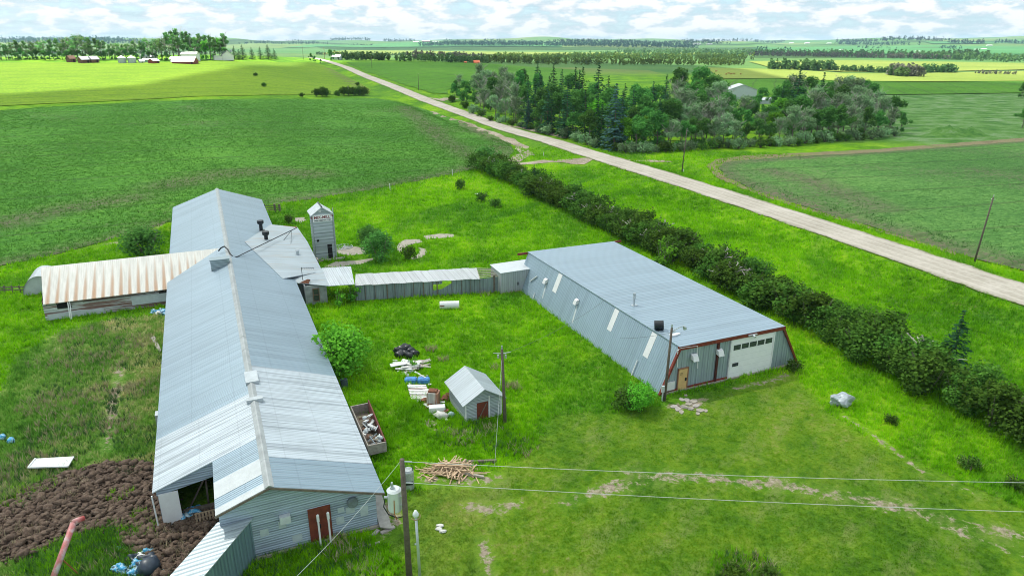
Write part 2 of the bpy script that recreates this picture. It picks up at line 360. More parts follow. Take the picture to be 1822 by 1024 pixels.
g_ = npmesh('ground', np.stack([X, Y, Z], -1).reshape(-1, 3), Q, M['ground'], smooth=True); g_['kind'] = 'structure'
xf, yf = X.ravel(), Y.ravel(); rf = np.hypot(xf, yf)
near = rf < 220
mow = np.zeros(len(xf)); weed = np.zeros(len(xf)); dirt = np.zeros(len(xf))
def soft(poly, x, y, w):
    ins = inpoly(x, y, poly); d = pdist(x, y, np.array(list(poly) + [poly[0]])); return np.clip(.5 + np.where(ins, d, -d) / (2 * w), 0, 1)
mow[near] = soft(MOW, xf[near], yf[near], 1.2); weed[near] = soft(WEED, xf[near], yf[near], 2.5)
for P, w in DW:
    k = rf < 420; d = pdist(xf[k], yf[k], P); dirt[k] = np.maximum(dirt[k], np.clip(1.05 - d / (2.0 * w), 0, 1))
# bare earth under the walls and by the doors
col = np.stack([mow, weed, dirt, np.ones(len(xf))], -1)
me = g_.data; ca = me.color_attributes.new('mask', 'FLOAT_COLOR', 'POINT'); ca.data.foreach_set('color', col.astype(np.float32).ravel())
azf = np.degrees(np.arctan2(xf, yf))
past = sstep(235, 265, rf) * (1 - sstep(560, 640, rf)) * sstep(19, 22, azf)
far = sstep(640, 800, rf)
ca = me.color_attributes.new('mask2', 'FLOAT_COLOR', 'POINT'); ca.data.foreach_set('color', np.stack([past, far, past * 0, past * 0 + 1], -1).astype(np.float32).ravel())

def ragged(pts, step, amp, seed):
    rnd = random.Random(seed); out_ = []
    for i, p in enumerate(pts):
        q = pts[(i + 1) % len(pts)]; L_ = math.hypot(q[0] - p[0], q[1] - p[1]); n = max(1, min(60, int(L_ / step)))
        for k in range(n):
            t = k / n; out_.append((p[0] + (q[0] - p[0]) * t + rnd.uniform(-amp, amp), p[1] + (q[1] - p[1]) * t + rnd.uniform(-amp, amp)))
    return out_
def sheet(name, pts, mat, off, cell, kind='structure'):
    pts = [Vector((p[0], p[1], 0)) for p in pts]
    tr = tessellate_polygon([pts]); bm = bmesh.new(); vs = [bm.verts.new(p) for p in pts]
    for a, b, c in tr:
        try: bm.faces.new((vs[a], vs[b], vs[c]))
        except ValueError: pass
    for ax in (0, 1):
        lo = min(p[ax] for p in pts); hi = max(p[ax] for p in pts); k = math.ceil(lo / cell)
        while k * cell < hi:
            co = [0, 0, 0]; co[ax] = k * cell; no = [0, 0, 0]; no[ax] = 1
            bmesh.ops.bisect_plane(bm, geom=bm.verts[:] + bm.edges[:] + bm.faces[:], plane_co=co, plane_no=no, dist=1e-4); k += 1
    xy = np.array([v.co[:2] for v in bm.verts]); z = T(xy[:, 0], xy[:, 1]) + off
    for v, q in zip(bm.verts, z): v.co.z = q
    bmesh.ops.recalc_face_normals(bm, faces=bm.faces)
    up = sum(f.normal.z * f.calc_area() for f in bm.faces)
    if up < 0: bmesh.ops.reverse_faces(bm, faces=bm.faces)
    me = bpy.data.meshes.new(name); bm.to_mesh(me); bm.free(); me.materials.append(mat)
    for p in me.polygons: p.use_smooth = True
    o = bpy.data.objects.new(name, me); COL.objects.link(o); o['kind'] = kind; return o
def pxpoly(P): return [tuple(gp(*p)[:2]) for p in P]
def crop_material(name, rowdir, c1, c2, c3, soil=.30, rows=1.1, patch=.02):
    t = NT(name); p = t.pos(); q = t.rot(p, rowdir); st = t.scale(q, (1.0, .12, 1))
    a = t.noise(p, patch, 5, .62); b = t.noise(st, .8, 5, .65); fine = t.noise(p, 1.1, 4, .7); s = t.n('ShaderNodeSeparateXYZ'); t.l(q, s.inputs[0])
    tram = t.math('GREATER_THAN', t.math('SINE', t.math('ADD', t.math('MULTIPLY', s.outputs[0], .42), t.math('MULTIPLY', t.noise(p, .02, 2), 2.0))), .965)
    f = t.math('ADD', t.math('ADD', t.math('MULTIPLY', a, .4), t.math('MULTIPLY', b, .35)), t.math('MULTIPLY', fine, .25))
    mot = t.noise(t.scale(q, (1.0, .5, 1)), 2.0, 6, .8)
    f = t.math('ADD', t.math('MULTIPLY', f, .5), t.math('MULTIPLY', mot, .5))
    c = t.ramp(f, [(.41, tuple(k * .8 for k in c1)), (.50, c2), (.585, tuple(k * 1.2 for k in c3))])
    so_ = t.ramp(fine, [(.3, (.07, .055, .04)), (.7, (.19, .155, .12))])
    at_ = t.n('ShaderNodeAttribute', attribute_name='bare'); 
    bare = t.math('ADD', t.ramp(t.math('ADD', t.math('MULTIPLY', t.noise(p, .028, 4, .55), .55), t.math('MULTIPLY', fine, .45)), [(.56 + (.3 - soil) * .2, 0.0), (.66 + (.3 - soil) * .2, .75)]), t.math('MULTIPLY', at_.outputs['Fac'], t.ramp(fine, [(.35, 0.3), (.6, 1.0)])), True)
    c = t.mix(bare, c, so_)
    c = t.mix(t.math('MULTIPLY', tram, .35), c, (.05, .06, .03))
    t.bump(t.math('ADD', b, fine), .8, .25)
    return t.set(c, .95, 0, .1)
def add_bare(o, lines, default=0.0):
    xy = np.array([v.co[:2] for v in o.data.vertices]); v = np.full(len(xy), default)
    for P, w in lines:
        P = np.array([gp(*q)[:2] for q in P]); v = np.maximum(v, np.clip(1 - pdist(xy[:, 0], xy[:, 1], P) / w, 0, 1))
    a = o.data.attributes.new('bare', 'FLOAT', 'POINT'); a.data.foreach_set('value', v.astype(np.float32))
M['crop_left'] = crop_material('young_crop', R(66), (.032, .12, .016), (.066, .205, .024), (.108, .265, .032))
M['crop_right'] = crop_material('young_crop_sparse', R(75), (.045, .135, .032), (.080, .205, .045), (.13, .26, .06), soil=.36)
M['crop_far'] = crop_material('ripening_crop', R(60), (.085, .195, .010), (.135, .25, .012), (.195, .29, .018), soil=-.4, patch=.01)
M['crop_mid'] = crop_material('meadow_crop', R(20), (.04, .14, .010), (.07, .20, .012), (.10, .24, .02), soil=-.4, patch=.012)
M['hay'] = crop_material('hay_land', R(90), (.13, .22, .03), (.20, .27, .045), (.27, .30, .07), soil=-.4, patch=.006)
M['teal'] = crop_material('far_crop', R(90), (.04, .16, .05), (.06, .21, .06), (.09, .24, .07), soil=-.4, patch=.004)
def path_material(name, c1, c2, c3):
    t = NT(name); p = t.pos(); a = t.noise(p, .12, 4, .6); b = t.noise(p, 2.5, 5, .7)
    c = t.ramp(t.math('ADD', t.math('MULTIPLY', a, .5), t.math('MULTIPLY', b, .5)), [(.38, c1), (.5, c2), (.62, c3)])
    t.bump(b, .5, .05); return t, c
t, c = path_material('gravel_verge', (.13, .12, .07), (.32, .27, .21), (.46, .40, .33)); M['gravel'] = t.set(c, .95, 0, .1)
t, c = path_material('strawed_margin', (.12, .10, .055), (.24, .20, .12), (.10, .17, .03)); M['margin'] = t.set(c, .95, 0, .1)
# crop fields
CL = [(-300, 215), (-120, 204), (0, 197), (80, 191), (160, 187), (240, 183), (330, 179), (430, 177), (530, 176), (620, 175.5), (665, 175), (700, 180), (740, 190), (790, 206), (840, 224), (880, 240), (905, 254), (915, 268), (905, 282), (880, 292), (850, 300), (800, 311), (740, 323), (670, 336), (600, 348), (530, 358), (470, 366), (380, 385), (300, 396), (250, 412), (180, 432), (90, 455), (0, 474), (-150, 500), (-400, 520)]
o = sheet('crop_field', ragged(pxpoly(CL), 5, .35, 1), M['crop_left'], .09, 4)
add_bare(o, [([(890, 262), (900, 275), (880, 290), (800, 311), (640, 341), (520, 358)], 7), ([(830, 223), (900, 256)], 5), ([(300, 395), (180, 431), (0, 473)], 4), ([(300, 330), (380, 312), (470, 305), (560, 310)], 8), ([(0, 400), (110, 372), (240, 352)], 7), ([(720, 190), (790, 250), (850, 285)], 6)])
CF = [(-300, 190), (-120, 190), (0, 189), (160, 182), (300, 175), (430, 171), (530, 169), (620, 168), (655, 168), (660, 160), (640, 148), (610, 133), (580, 119), (556, 112), (490, 111), (430, 110), (300, 111), (200, 112), (60, 112), (-120, 113), (-300, 114)]
o = sheet('grain_field', ragged(pxpoly(CF), 8, .5, 2), M['crop_far'], .2, 6); add_bare(o, [([(585, 122), (650, 160)], 3)])
CM = [(616, 111), (700, 111), (800, 112), (860, 113), (980, 121), (1040, 126), (1000, 150), (830, 150), (795, 160), (798, 168), (770, 167), (700, 145), (650, 127)]
o = sheet('hill_field', ragged(pxpoly(CM), 8, .5, 3), M['crop_mid'], .25, 6); add_bare(o, [])
CR = [(2050, 245), (1900, 248), (1822, 252), (1700, 261), (1560, 272), (1420, 279), (1330, 285), (1290, 290), (1278, 299), (1290, 315), (1340, 338), (1430, 369), (1540, 402), (1650, 436), (1740, 462), (1822, 482), (1950, 520), (2150, 560)]
o = sheet('bean_field', ragged(pxpoly(CR), 5, .35, 4), M['crop_right'], .17, 4)
add_bare(o, [([(1288, 291), (1280, 301), (1300, 318), (1400, 358), (1560, 408), (1822, 482)], 6), ([(1370, 305), (1450, 325), (1560, 370)], 7), ([(1288, 291), (1500, 276), (1822, 252)], 4)])
MR = [(1822, 246), (1700, 255), (1560, 266), (1420, 273), (1320, 278), (1275, 284), (1258, 296), (1270, 313), (1330, 340), (1430, 374), (1560, 412), (1700, 455), (1700, 449), (1560, 408), (1430, 369), (1340, 338), (1290, 315), (1278, 299), (1290, 290), (1330, 285), (1420, 279), (1560, 272), (1700, 261), (1822, 252)]
sheet('field_margin', ragged(pxpoly(MR), 3, .3, 5), M['margin'], .13, 4)
def strip(px, w0, w1=None, seed=0, amp=.25, world=False):
    P = [Vector((p[0], p[1], 0)) for p in (px if world else [gp(*p) for p in px])]; Lf, Rt = [], []; rnd = random.Random(seed); n = len(P)
    Q_ = []
    for a, b in zip(P[:-1], P[1:]):
        k = max(1, int((b - a).length / 4))
        for j in range(k): Q_.append(a.lerp(b, j / k))
    Q_.append(P[-1]); n = len(Q_)
    for i, p in enumerate(Q_):
        d = (Q_[min(i + 1, n - 1)] - Q_[max(i - 1, 0)]).normalized(); s = Vector((-d.y, d.x, 0)); w = (w0 + ((w1 or w0) - w0) * i / (n - 1)) / 2
        Lf.append(p + s * (w + rnd.uniform(-amp, amp))); Rt.append(p - s * (w + rnd.uniform(-amp, amp)))
    return [(p.x, p.y) for p in Lf] + [(p.x, p.y) for p in reversed(Rt)]
sheet('earth_track', strip([(762, 199), (820, 219), (870, 237), (905, 250), (928, 262), (935, 274), (915, 288)], 3.0, 4.2, 7, .7), M['gravel'], .10, 5)
sheet('field_lane', strip([(1050, 287), (1000, 287), (950, 290), (905, 294), (880, 297)], 6.5, 1.4, 8, .3), M['gravel'], .09, 4)
sheet('gravel_apron', strip([(1060, 277), (1110, 284), (1150, 287), (1195, 288)], 7.0, 1.0, 9, .4), M['gravel'], .08, 4)
sheet('yard_entrance', strip([(770, 176), (790, 176.5), (812, 177)], 10.0, 6.0, 10, .3), M['gravel'], .11, 6)
sheet('turnout', strip([(890, 224), (930, 228), (975, 235), (1010, 245)], 6.0, 3.0, 11, .4), M['gravel'], .07, 5)
# gravel road with wheel tracks along it
def road_material():
    t = NT('gravel_road'); uv = t.n('ShaderNodeAttribute', attribute_name='across'); x = uv.outputs['Fac']; p = t.pos()
    b = t.noise(p, 1.8, 5, .7); a = t.noise(p, .1, 3, .6)
    f = t.math('ADD', t.math('MULTIPLY', a, .5), t.math('MULTIPLY', b, .5))
    c = t.ramp(f, [(.36, (.33, .30, .25)), (.5, (.42, .385, .33)), (.62, (.52, .48, .425))])
    w = t.math('ABSOLUTE', t.math('SUBTRACT', t.math('ABSOLUTE', x), .9)); tr = t.math('SUBTRACT', 1.0, t.math('MULTIPLY', w, 3.2), True)
    c = t.mix(t.math('MULTIPLY', tr, .6), c, (.55, .52, .46))
    w = t.math('ABSOLUTE', t.math('SUBTRACT', t.math('ABSOLUTE', x), 2.6)); tr = t.math('SUBTRACT', 1.0, t.math('MULTIPLY', w, 2.2), True)
    c = t.mix(t.math('MULTIPLY', tr, .6), c, (.56, .52, .46))
    e_ = t.math('MULTIPLY', t.math('SUBTRACT', t.math('ADD', t.math('ABSOLUTE', x), t.math('MULTIPLY', t.math('SUBTRACT', b, .5), 2.6)), 3.5), 1.6, True)
    c = t.mix(e_, c, (.13, .17, .05)); t.bump(b, .4, .05); return t.set(c, .95, 0, .1)
M['road'] = road_material()
pts = []
for a, b in zip(RP[:-1], RP[1:]):
    k = max(1, int((b - a).length / 2.5))
    for j in range(k): pts.append(a.lerp(b, j / k))
pts.append(RP[-1])
rj = random.Random(8); ws = np.linspace(-4.1, 4.1, 11); V = []; AC = []
for i, p in enumerate(pts):
    d = (pts[min(i + 3, len(pts) - 1)] - pts[max(i - 3, 0)]); d.z = 0; d.normalize(); s = Vector((-d.y, d.x, 0))
    for w in ws:
        q = p + s * float(w + (rj.uniform(-.35, .35) if abs(w) > 4 else 0)); V.append((q.x, q.y, tz(q.x, q.y) + .12 + .08 * (1 - abs(w) / 4.1))); AC.append(w)
k = len(ws); Qr = [(i * k + j, i * k + j + 1, (i + 1) * k + j + 1, (i + 1) * k + j) for i in range(len(pts) - 1) for j in range(k - 1)]
ro = npmesh('road', V, Qr, M['road'], smooth=True); ro['kind'] = 'structure'
if ro.data.polygons[5].normal.z < 0:
    ro.data.flip_normals()
a = ro.data.attributes.new('across', 'FLOAT', 'POINT'); a.data.foreach_set('value', np.array(AC, np.float32))
# far right: hay land, green strips, hill crops
def far_sheet(name, P, mat, off, cell=60):
    o = sheet(name, pxpoly(P), mat, off, cell); add_bare(o, []); return o
far_sheet('hay_field', [(1255, 121), (1400, 124), (1500, 131), (1640, 131), (1822, 127), (2000, 127), (2000, 143), (1822, 145), (1660, 146), (1500, 145), (1380, 140), (1285, 141)], M['hay'], .5, 50)
far_sheet('green_field', [(1270, 142), (1380, 141), (1500, 146), (1660, 147), (1822, 146), (2000, 144), (2000, 166), (1822, 166), (1690, 168), (1540, 170), (1400, 170), (1290, 170)], M['crop_mid'], .4, 40)
far_sheet('valley_field', [(1330, 110), (1500, 108), (1822, 113), (2000, 113), (2000, 125), (1822, 125), (1640, 129), (1500, 129), (1370, 121)], M['hay'], .8, 70)
far_sheet('slope_field', [(1340, 86), (1500, 83), (1822, 84), (2000, 84), (2000, 100), (1822, 101), (1650, 100), (1500, 97), (1330, 95)], M['teal'], 1.5, 250)
far_sheet('hill_crop', [(560, 80), (700, 77), (900, 77), (1000, 79), (1000, 84), (800, 84), (640, 85), (500, 85)], M['teal'], 2.0, 250)
far_sheet('bright_field', [(620, 90), (900, 93), (1340, 93), (1340, 97), (900, 98), (560, 97)], M['hay'], 1.2, 150)
far_sheet('distant_crop', [(1640, 74.5), (1822, 73), (2000, 73), (2000, 79), (1822, 79), (1660, 79)], M['teal'], 3, 350)
# ---------------------------------------------------------------- grass that stands up
def tufts(name, n, rmin, rmax, amin, amax, hmin, hmax, wd, keep, cols, seed, blades=5, p_exp=1.0, spread=.5):
    rnd = np.random.default_rng(seed)
    uu = rnd.random(n); r = rmin * (rmax / rmin) ** uu if p_exp == 2 else rmin + (rmax - rmin) * uu
    a = np.radians(rnd.uniform(amin, amax, n)); x = r * np.sin(a); y = r * np.cos(a)
    k = keep(x, y); x, y = x[k], y[k]; n = len(x); z = T(x, y); sc = np.clip(np.hypot(x, y) / 70, .8, 1.9)
    h = rnd.uniform(hmin, hmax, n) * (.7 + .3 * sc)
    B = blades; V = np.zeros((n, B, 3, 3), np.float32)
    th = rnd.uniform(0, 2 * np.pi, (n, B)); ph = rnd.uniform(0, 2 * np.pi, (n, B)); le = rnd.uniform(.1, spread, (n, B)) * h[:, None]; w = wd * rnd.uniform(.6, 1.3, (n, B)) * sc[:, None]
    ox = rnd.normal(0, .12, (n, B)) * sc[:, None]; oy = rnd.normal(0, .12, (n, B)) * sc[:, None]
    cx_, cy_ = x[:, None] + ox, y[:, None] + oy
    V[:, :, 0] = np.stack([cx_ - w * np.cos(th), cy_ - w * np.sin(th), z[:, None] + 0 * ox - .03], -1)
    V[:, :, 1] = np.stack([cx_ + w * np.cos(th), cy_ + w * np.sin(th), z[:, None] + 0 * ox - .03], -1)
    V[:, :, 2] = np.stack([cx_ + le * np.cos(ph), cy_ + le * np.sin(ph), z[:, None] + h[:, None] * rnd.uniform(.6, 1.1, (n, B))], -1)
    o = npmesh(name, V.reshape(-1, 3), np.arange(n * B * 3).reshape(-1, 3), cols, n=3); o['kind'] = 'stuff'; return o
BLD = []   # (v0,v1,u0,u1) footprints kept free of grass
BLD += [(-6.3, 7.2, 37.8, 133), (7, 11.3, 84, 111), (-19.6, -5, 88, 99), (8.4, 11.1, 81, 87), (34.4, 51.2, 45.0, 77.5), (31.5, 36.8, 75.2, 78.8), (12.3, 15.3, 99, 102.4), (16.6, 20.1, 47.6, 52), (14, 29.5, 79, 83)]
PADS = [[(596, 466), (640, 463), (664, 459), (663, 464), (640, 470), (600, 476), (575, 476)], [(600, 446), (615, 438), (650, 441), (652, 451), (625, 455), (603, 452)], [(710, 432), (722, 426), (745, 426), (752, 431), (735, 434), (722, 439), (716, 446), (711, 450), (706, 446)], [(755, 420), (780, 416), (808, 417), (806, 422), (780, 424), (757, 426)], [(745, 440), (758, 443), (761, 450), (752, 457), (735, 462), (728, 461), (742, 455), (747, 449)], [(524, 388), (540, 387), (544, 392), (536, 397), (525, 395)]]
BARE = [pxpoly(q) for q in PADS] + [pxpoly([(44, 836), (60, 812), (136, 808), (124, 834)]), pxpoly([(1195, 700), (1250, 704), (1262, 736), (1200, 738)]), pxpoly([(862, 292), (950, 286), (1060, 280), (1070, 292), (950, 294), (870, 299)])]
def clear(x, y):
    v, u = tovu(x, y); k = np.ones(np.shape(x), bool)
    for a, b, c, d in BLD: k &= ~((v > a) & (v < b) & (u > c) & (u < d))
    for q in BARE: k &= ~inpoly(x, y, q)
    k &= ~((v > -2.4) & (v < .5) & (u > 37) & (u < 44)) & ~inpoly(x, y, PITP)
    return k & (pdist(x, y, RPA) > 4.6)
CLw, CRw = pxpoly(CL), pxpoly(CR)
def dirt_ok(x, y):
    k = np.ones(np.shape(x), bool)
    for P, w in DW: k &= pdist(x, y, P) > w * 1.1
    return k
def k_meadow(x, y): return clear(x, y) & dirt_ok(x, y) & ~inpoly(x, y, MOW) & ~inpoly(x, y, WEED) & ~inpoly(x, y, CLw) & ~inpoly(x, y, CRw)
def k_mow(x, y): return clear(x, y) & dirt_ok(x, y) & inpoly(x, y, MOW)
def k_weed(x, y): return clear(x, y) & dirt_ok(x, y) & inpoly(x, y, WEED)
def tuft_material(name, which, gain=1.0):
    t = NT(name); p, big, mid, fine, f, meadow, mown, weed_ = grass_cols(t)
    c = {'meadow': meadow, 'mown': mown, 'weed': weed_}[which]
    hs = t.n('ShaderNodeHueSaturation'); t.l(c, hs.inputs['Color']); hs.inputs['Value'].default_value = gain
    d = t.n('ShaderNodeBsdfDiffuse'); tr = t.n('ShaderNodeBsdfTranslucent'); m = t.n('ShaderNodeMixShader'); m.inputs[0].default_value = .35
    t.l(hs.outputs[0], d.inputs[0]); t.l(hs.outputs[0], tr.inputs[0]); t.l(d.outputs[0], m.inputs[1]); t.l(tr.outputs[0], m.inputs[2]); t.l(m.outputs[0], t.o.inputs[0]); t.t.nodes.remove(t.b); return t.m
M['tm'] = tuft_material('meadow_blades', 'meadow', 2.0); M['tl'] = tuft_material('lawn_blades', 'mown', 1.65); M['tw'] = tuft_material('weed_blades', 'weed', 2.1)
tufts('meadow_grass', 135000, 34, 210, -42, 42, .25, .6, .05, k_meadow, M['tm'], 1, 5, 2)
tufts('lawn_grass', 60000, 27, 75, -15, 42, .06, .16, .035, k_mow, M['tl'], 2, 5, 2, .9)
tufts('weeds', 36000, 34, 104, -45, -14, .2, .65, .055, k_weed, M['tw'], 3, 6, 2)

def plants(name, n, rmin, rmax, amin, amax, poly, c1, c2, seed):
    t = NT(name + '_leaf'); c = t.ramp(t.noise(t.pos(), 1.7, 4, .7), [(.38, c1), (.62, c2)]); d = t.n('ShaderNodeBsdfDiffuse'); tr = t.n('ShaderNodeBsdfTranslucent'); m = t.n('ShaderNodeMixShader'); m.inputs[0].default_value = .35
    t.l(c, d.inputs[0]); t.l(c, tr.inputs[0]); t.l(d.outputs[0], m.inputs[1]); t.l(tr.outputs[0], m.inputs[2]); t.l(m.outputs[0], t.o.inputs[0]); t.t.nodes.remove(t.b)
    bx = np.random.default_rng(5)
    def keep(x, y): return inpoly(x, y, poly) & (np.sin(x * .11 + 1.3 * np.sin(y * .07)) * np.sin(y * .09 + x * .03) + bx.normal(0, .5, np.shape(x)) > -.75)
    return tufts(name, n, rmin, rmax, amin, amax, .14, .34, .05, keep, t.m, seed, 4, 1.0, .8)
plants('crop_plants', 150000, 95, 330, -46, 1, CLw, (.060, .175, .028), (.14, .34, .055), 31)
plants('bean_plants', 70000, 95, 300, 12, 44, CRw, (.065, .175, .050), (.16, .34, .095), 32)
# ================================================================ THE FARMYARD BUILDINGS
def hit(px, py, p0, n):
    d = ray(px, py); dv, du = tovu(d[0], d[1]); D = Vector((dv, du, d[2])); O = Vector((0, 0, H)); n = Vector(n)
    t = (Vector(p0) - O).dot(n) / D.dot(n); return O + D * t
def thing(name, label, cat, v, u, group=None):
    o = empty(name, vu(v, u, 0), -TH); tag(o, label, cat, group); o['o'] = (v, u); return o
def part(mb, name, mat, root, **k):
    sub = root.parent is not None
    return mb.build(name, mat, root, loc=(0, 0, 0) if sub else (-root['o'][0], -root['o'][1], 0), **k)
def mbox(*a):
    m = MB(); m.box(*a); return m
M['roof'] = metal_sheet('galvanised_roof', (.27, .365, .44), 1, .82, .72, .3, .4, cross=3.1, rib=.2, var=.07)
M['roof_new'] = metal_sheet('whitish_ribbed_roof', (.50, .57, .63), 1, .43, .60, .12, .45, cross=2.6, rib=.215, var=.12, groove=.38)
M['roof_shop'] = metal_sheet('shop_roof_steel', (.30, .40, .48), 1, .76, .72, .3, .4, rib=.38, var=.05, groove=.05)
M['wall_shop'] = metal_sheet('shop_wall_steel', (.31, .42, .50), 1, .6, .8, .25, .45, rib=.3, var=.06, groove=.04)
M['front_shop'] = metal_sheet('shop_front_steel', (.32, .40, .44), 0, .6, .55, .2, .5, rib=.3, var=.16)
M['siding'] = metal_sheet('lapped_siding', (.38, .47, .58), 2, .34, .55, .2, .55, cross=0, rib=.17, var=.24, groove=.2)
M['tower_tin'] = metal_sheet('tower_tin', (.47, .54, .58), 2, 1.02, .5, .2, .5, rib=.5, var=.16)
def rusty_roof():
    t = NT('rust_streaked_roof'); o = t.obj(); sp = t.n('ShaderNodeSeparateXYZ'); t.l(o, sp.inputs[0]); x, y = sp.outputs[0], sp.outputs[1]
    ph = t.math('FRACT', t.math('DIVIDE', x, .92)); near = t.math('SUBTRACT', 1.0, t.math('MULTIPLY', t.math('ABSOLUTE', t.math('SUBTRACT', ph, .5)), 2.6), True)
    wv = t.noise(t.scale(o, (2.6, .25, .25)), 1.0, 4, .6); low = t.math('SUBTRACT', 1.0, t.math('DIVIDE', t.math('SUBTRACT', y, 87.4), 6.3), True)
    cellr = t.n('ShaderNodeTexWhiteNoise', noise_dimensions='1D'); t.l(t.math('FLOOR', t.math('DIVIDE', x, .92)), cellr.inputs['W'])
    f = t.math('MULTIPLY', t.math('MULTIPLY', near, t.math('ADD', t.math('MULTIPLY', low, 1.0), .22)), t.math('ADD', t.math('MULTIPLY', wv, 1.3), t.math('MULTIPLY', cellr.outputs[0], .25)))
    c = t.ramp(wv, [(.35, (.50, .50, .47)), (.6, (.62, .62, .59))]); c = t.mix(t.ramp(f, [(.20, 0.0), (.44, .6), (.8, .92)]), c, (.36, .20, .10))
    c = t.mix(t.math('MULTIPLY', t.math('GREATER_THAN', t.math('FRACT', t.math('DIVIDE', x, .23)), .86), .25), c, (.12, .08, .05)); t.bump(t.math('SINE', t.math('MULTIPLY', x, 27.3)), .4, .02); return t.set(c, .6, .05)
M['roof_rust'] = rusty_roof()
M['roof_aged'] = metal_sheet('aged_roof', (.37, .44, .49), 1, .8, .7, .2, .5, rib=.2, var=.10, rust=.02, rustc=(.34, .29, .24))
M['wing_wall'] = metal_sheet('peeling_rusty_siding', (.58, .61, .62), 2, .3, .2, .1, .7, rib=.3, var=.35, rust=.55, rustc=(.17, .06, .035), groove=.3)
M['walk_wall'] = metal_sheet('weathered_sheet_wall', (.24, .30, .33), 0, 1.1, .5, .2, .6, rib=.2, var=.28)
M['white'] = flat('white_paint', (.70, .72, .73), .5, 0, .06)
M['pale'] = flat('pale_grey_paint', (.50, .56, .58), .6, 0, .12)
M['red'] = flat('oxide_red_steel', (.20, .035, .022), .6, .1, .45, 3)
M['rustdoor'] = flat('rust_red_door', (.16, .035, .018), .7, 0, .35, 3)
M['tan'] = flat('tan_door_paint', (.62, .42, .18), .6, 0, .12)
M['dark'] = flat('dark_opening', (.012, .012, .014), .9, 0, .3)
M['black'] = flat('black_metal', (.018, .022, .028), .45, .3, .3)
M['glass'] = flat('dusty_glass', (.05, .06, .07), .15, 0, .4, 4)
M['conc'] = flat('old_concrete', (.36, .33, .28), .9, 0, .25, 1.4)
M['wood'] = flat('grey_wood', (.16, .135, .11), .9, 0, .35, 4)
M['polewood'] = flat('pole_wood', (.13, .105, .085), .9, 0, .35, 5)
M['lumber'] = flat('fresh_split_lumber', (.60, .43, .28), .8, 0, .35, .8)
M['galv'] = flat('galvanised_pipe', (.48, .53, .56), .4, .5, .15)
M['ironrust'] = flat('rusty_iron', (.19, .07, .035), .8, .1, .5, 4)
patch_mat = flat('lighter_sheet', (.42, .50, .52), .6, 0, .15, 3)
# ---- the long barn
RV, RZ, SL = .67, 5.2, .355
zr = lambda v: RZ - SL * abs(v - RV)
ev = lambda u: -6.15 - .75 * (u - 37) / 96
er = lambda u: 7.45 + .55 * (u - 37) / 96
barn = thing('long_barn', 'very long low barn roofed in pale blue-grey steel with whiter sheets at the near end', 'barn', .5, 60)
def slope(side, u0, u1, va=None, vb=None, off=0.0, th=.07):
    if side > 0:
        a0, a1 = (va if va is not None else RV), (va if va is not None else RV); b0, b1 = (vb, vb) if vb is not None else (er(u0), er(u1))
        P = [(a0, u0, zr(a0) + off), (b0, u0, zr(b0) + off), (b1, u1, zr(b1) + off), (a1, u1, zr(a1) + off)]
    else:
        a0 = va if va is not None else RV; b0, b1 = (vb, vb) if vb is not None else (ev(u0), ev(u1))
        P = [(b0, u0, zr(b0) + off), (a0, u0, zr(a0) + off), (a0, u1, zr(a0) + off), (b1, u1, zr(b1) + off)]
    return P, th
def roofpart(name, specs, mat, label=None, root=None):
    m = MB()
    for P, th in specs: m.slab(P, th)
    o = part(m, name, mat, root or barn)
    if label: o['label'] = label
    return o
roofpart('roof', [slope(1, 55.1, 133), slope(-1, 50.1, 133)], M['roof'])
roofpart('roof_panel', [slope(1, 40.75, 55.1, off=.02), slope(-1, 43.3, 50.1, off=.02)], M['roof_new'], 'whiter ribbed roof sheets near the gable end')
roofpart('roof_panel', [slope(1, 37.3, 40.75), slope(-1, 40.75, 43.3, vb=-2.44), slope(-1, 37.95, 38.95, vb=-2.44)], M['roof'], 'blue-grey sheets at the gable edge')
roofpart('roof_panel', [slope(-1, 38.95, 40.75, vb=-2.44, off=.015), slope(-1, 37.3, 37.95, vb=-2.44, off=.015)], flat('chalky_sheet', (.50, .54, .56), .6, 0, .10, 1.5), 'chalky white strips beside the notch')
m = MB(); u = 37.3
rnd = random.Random(5)
while u < 133:
    w = 3.0; dz = rnd.uniform(-.01, .02)
    m.hexa([(RV - .28, u, zr(RV) - .08 + dz), (RV + .28, u, zr(RV) - .08 + dz), (RV + .28, u + w - .01, zr(RV) - .08 + dz), (RV - .28, u + w - .01, zr(RV) - .08 + dz)], [(RV - .04, u, RZ + .07 + dz), (RV + .04, u, RZ + .07 + dz), (RV + .04, u + w - .01, RZ + .07 + dz), (RV - .04, u + w - .01, RZ + .07 + dz)])
    u += w
part(m, 'ridge_cap', flat('ridge_flashing', (.36, .39, .40), .5, .2, .2, 1.2), barn)
m = MB()   # boxed ridge opening near the white sheets
m.box(.3, 1.25, 51.6, 53.6, 5.0, 5.33); part(m, 'ridge_vent', M['galv'], barn)
m = MB(); m.box(.15, 1.3, 48.5, 49.0, 4.95, 5.36); part(m, 'ridge_vent', M['galv'], barn)
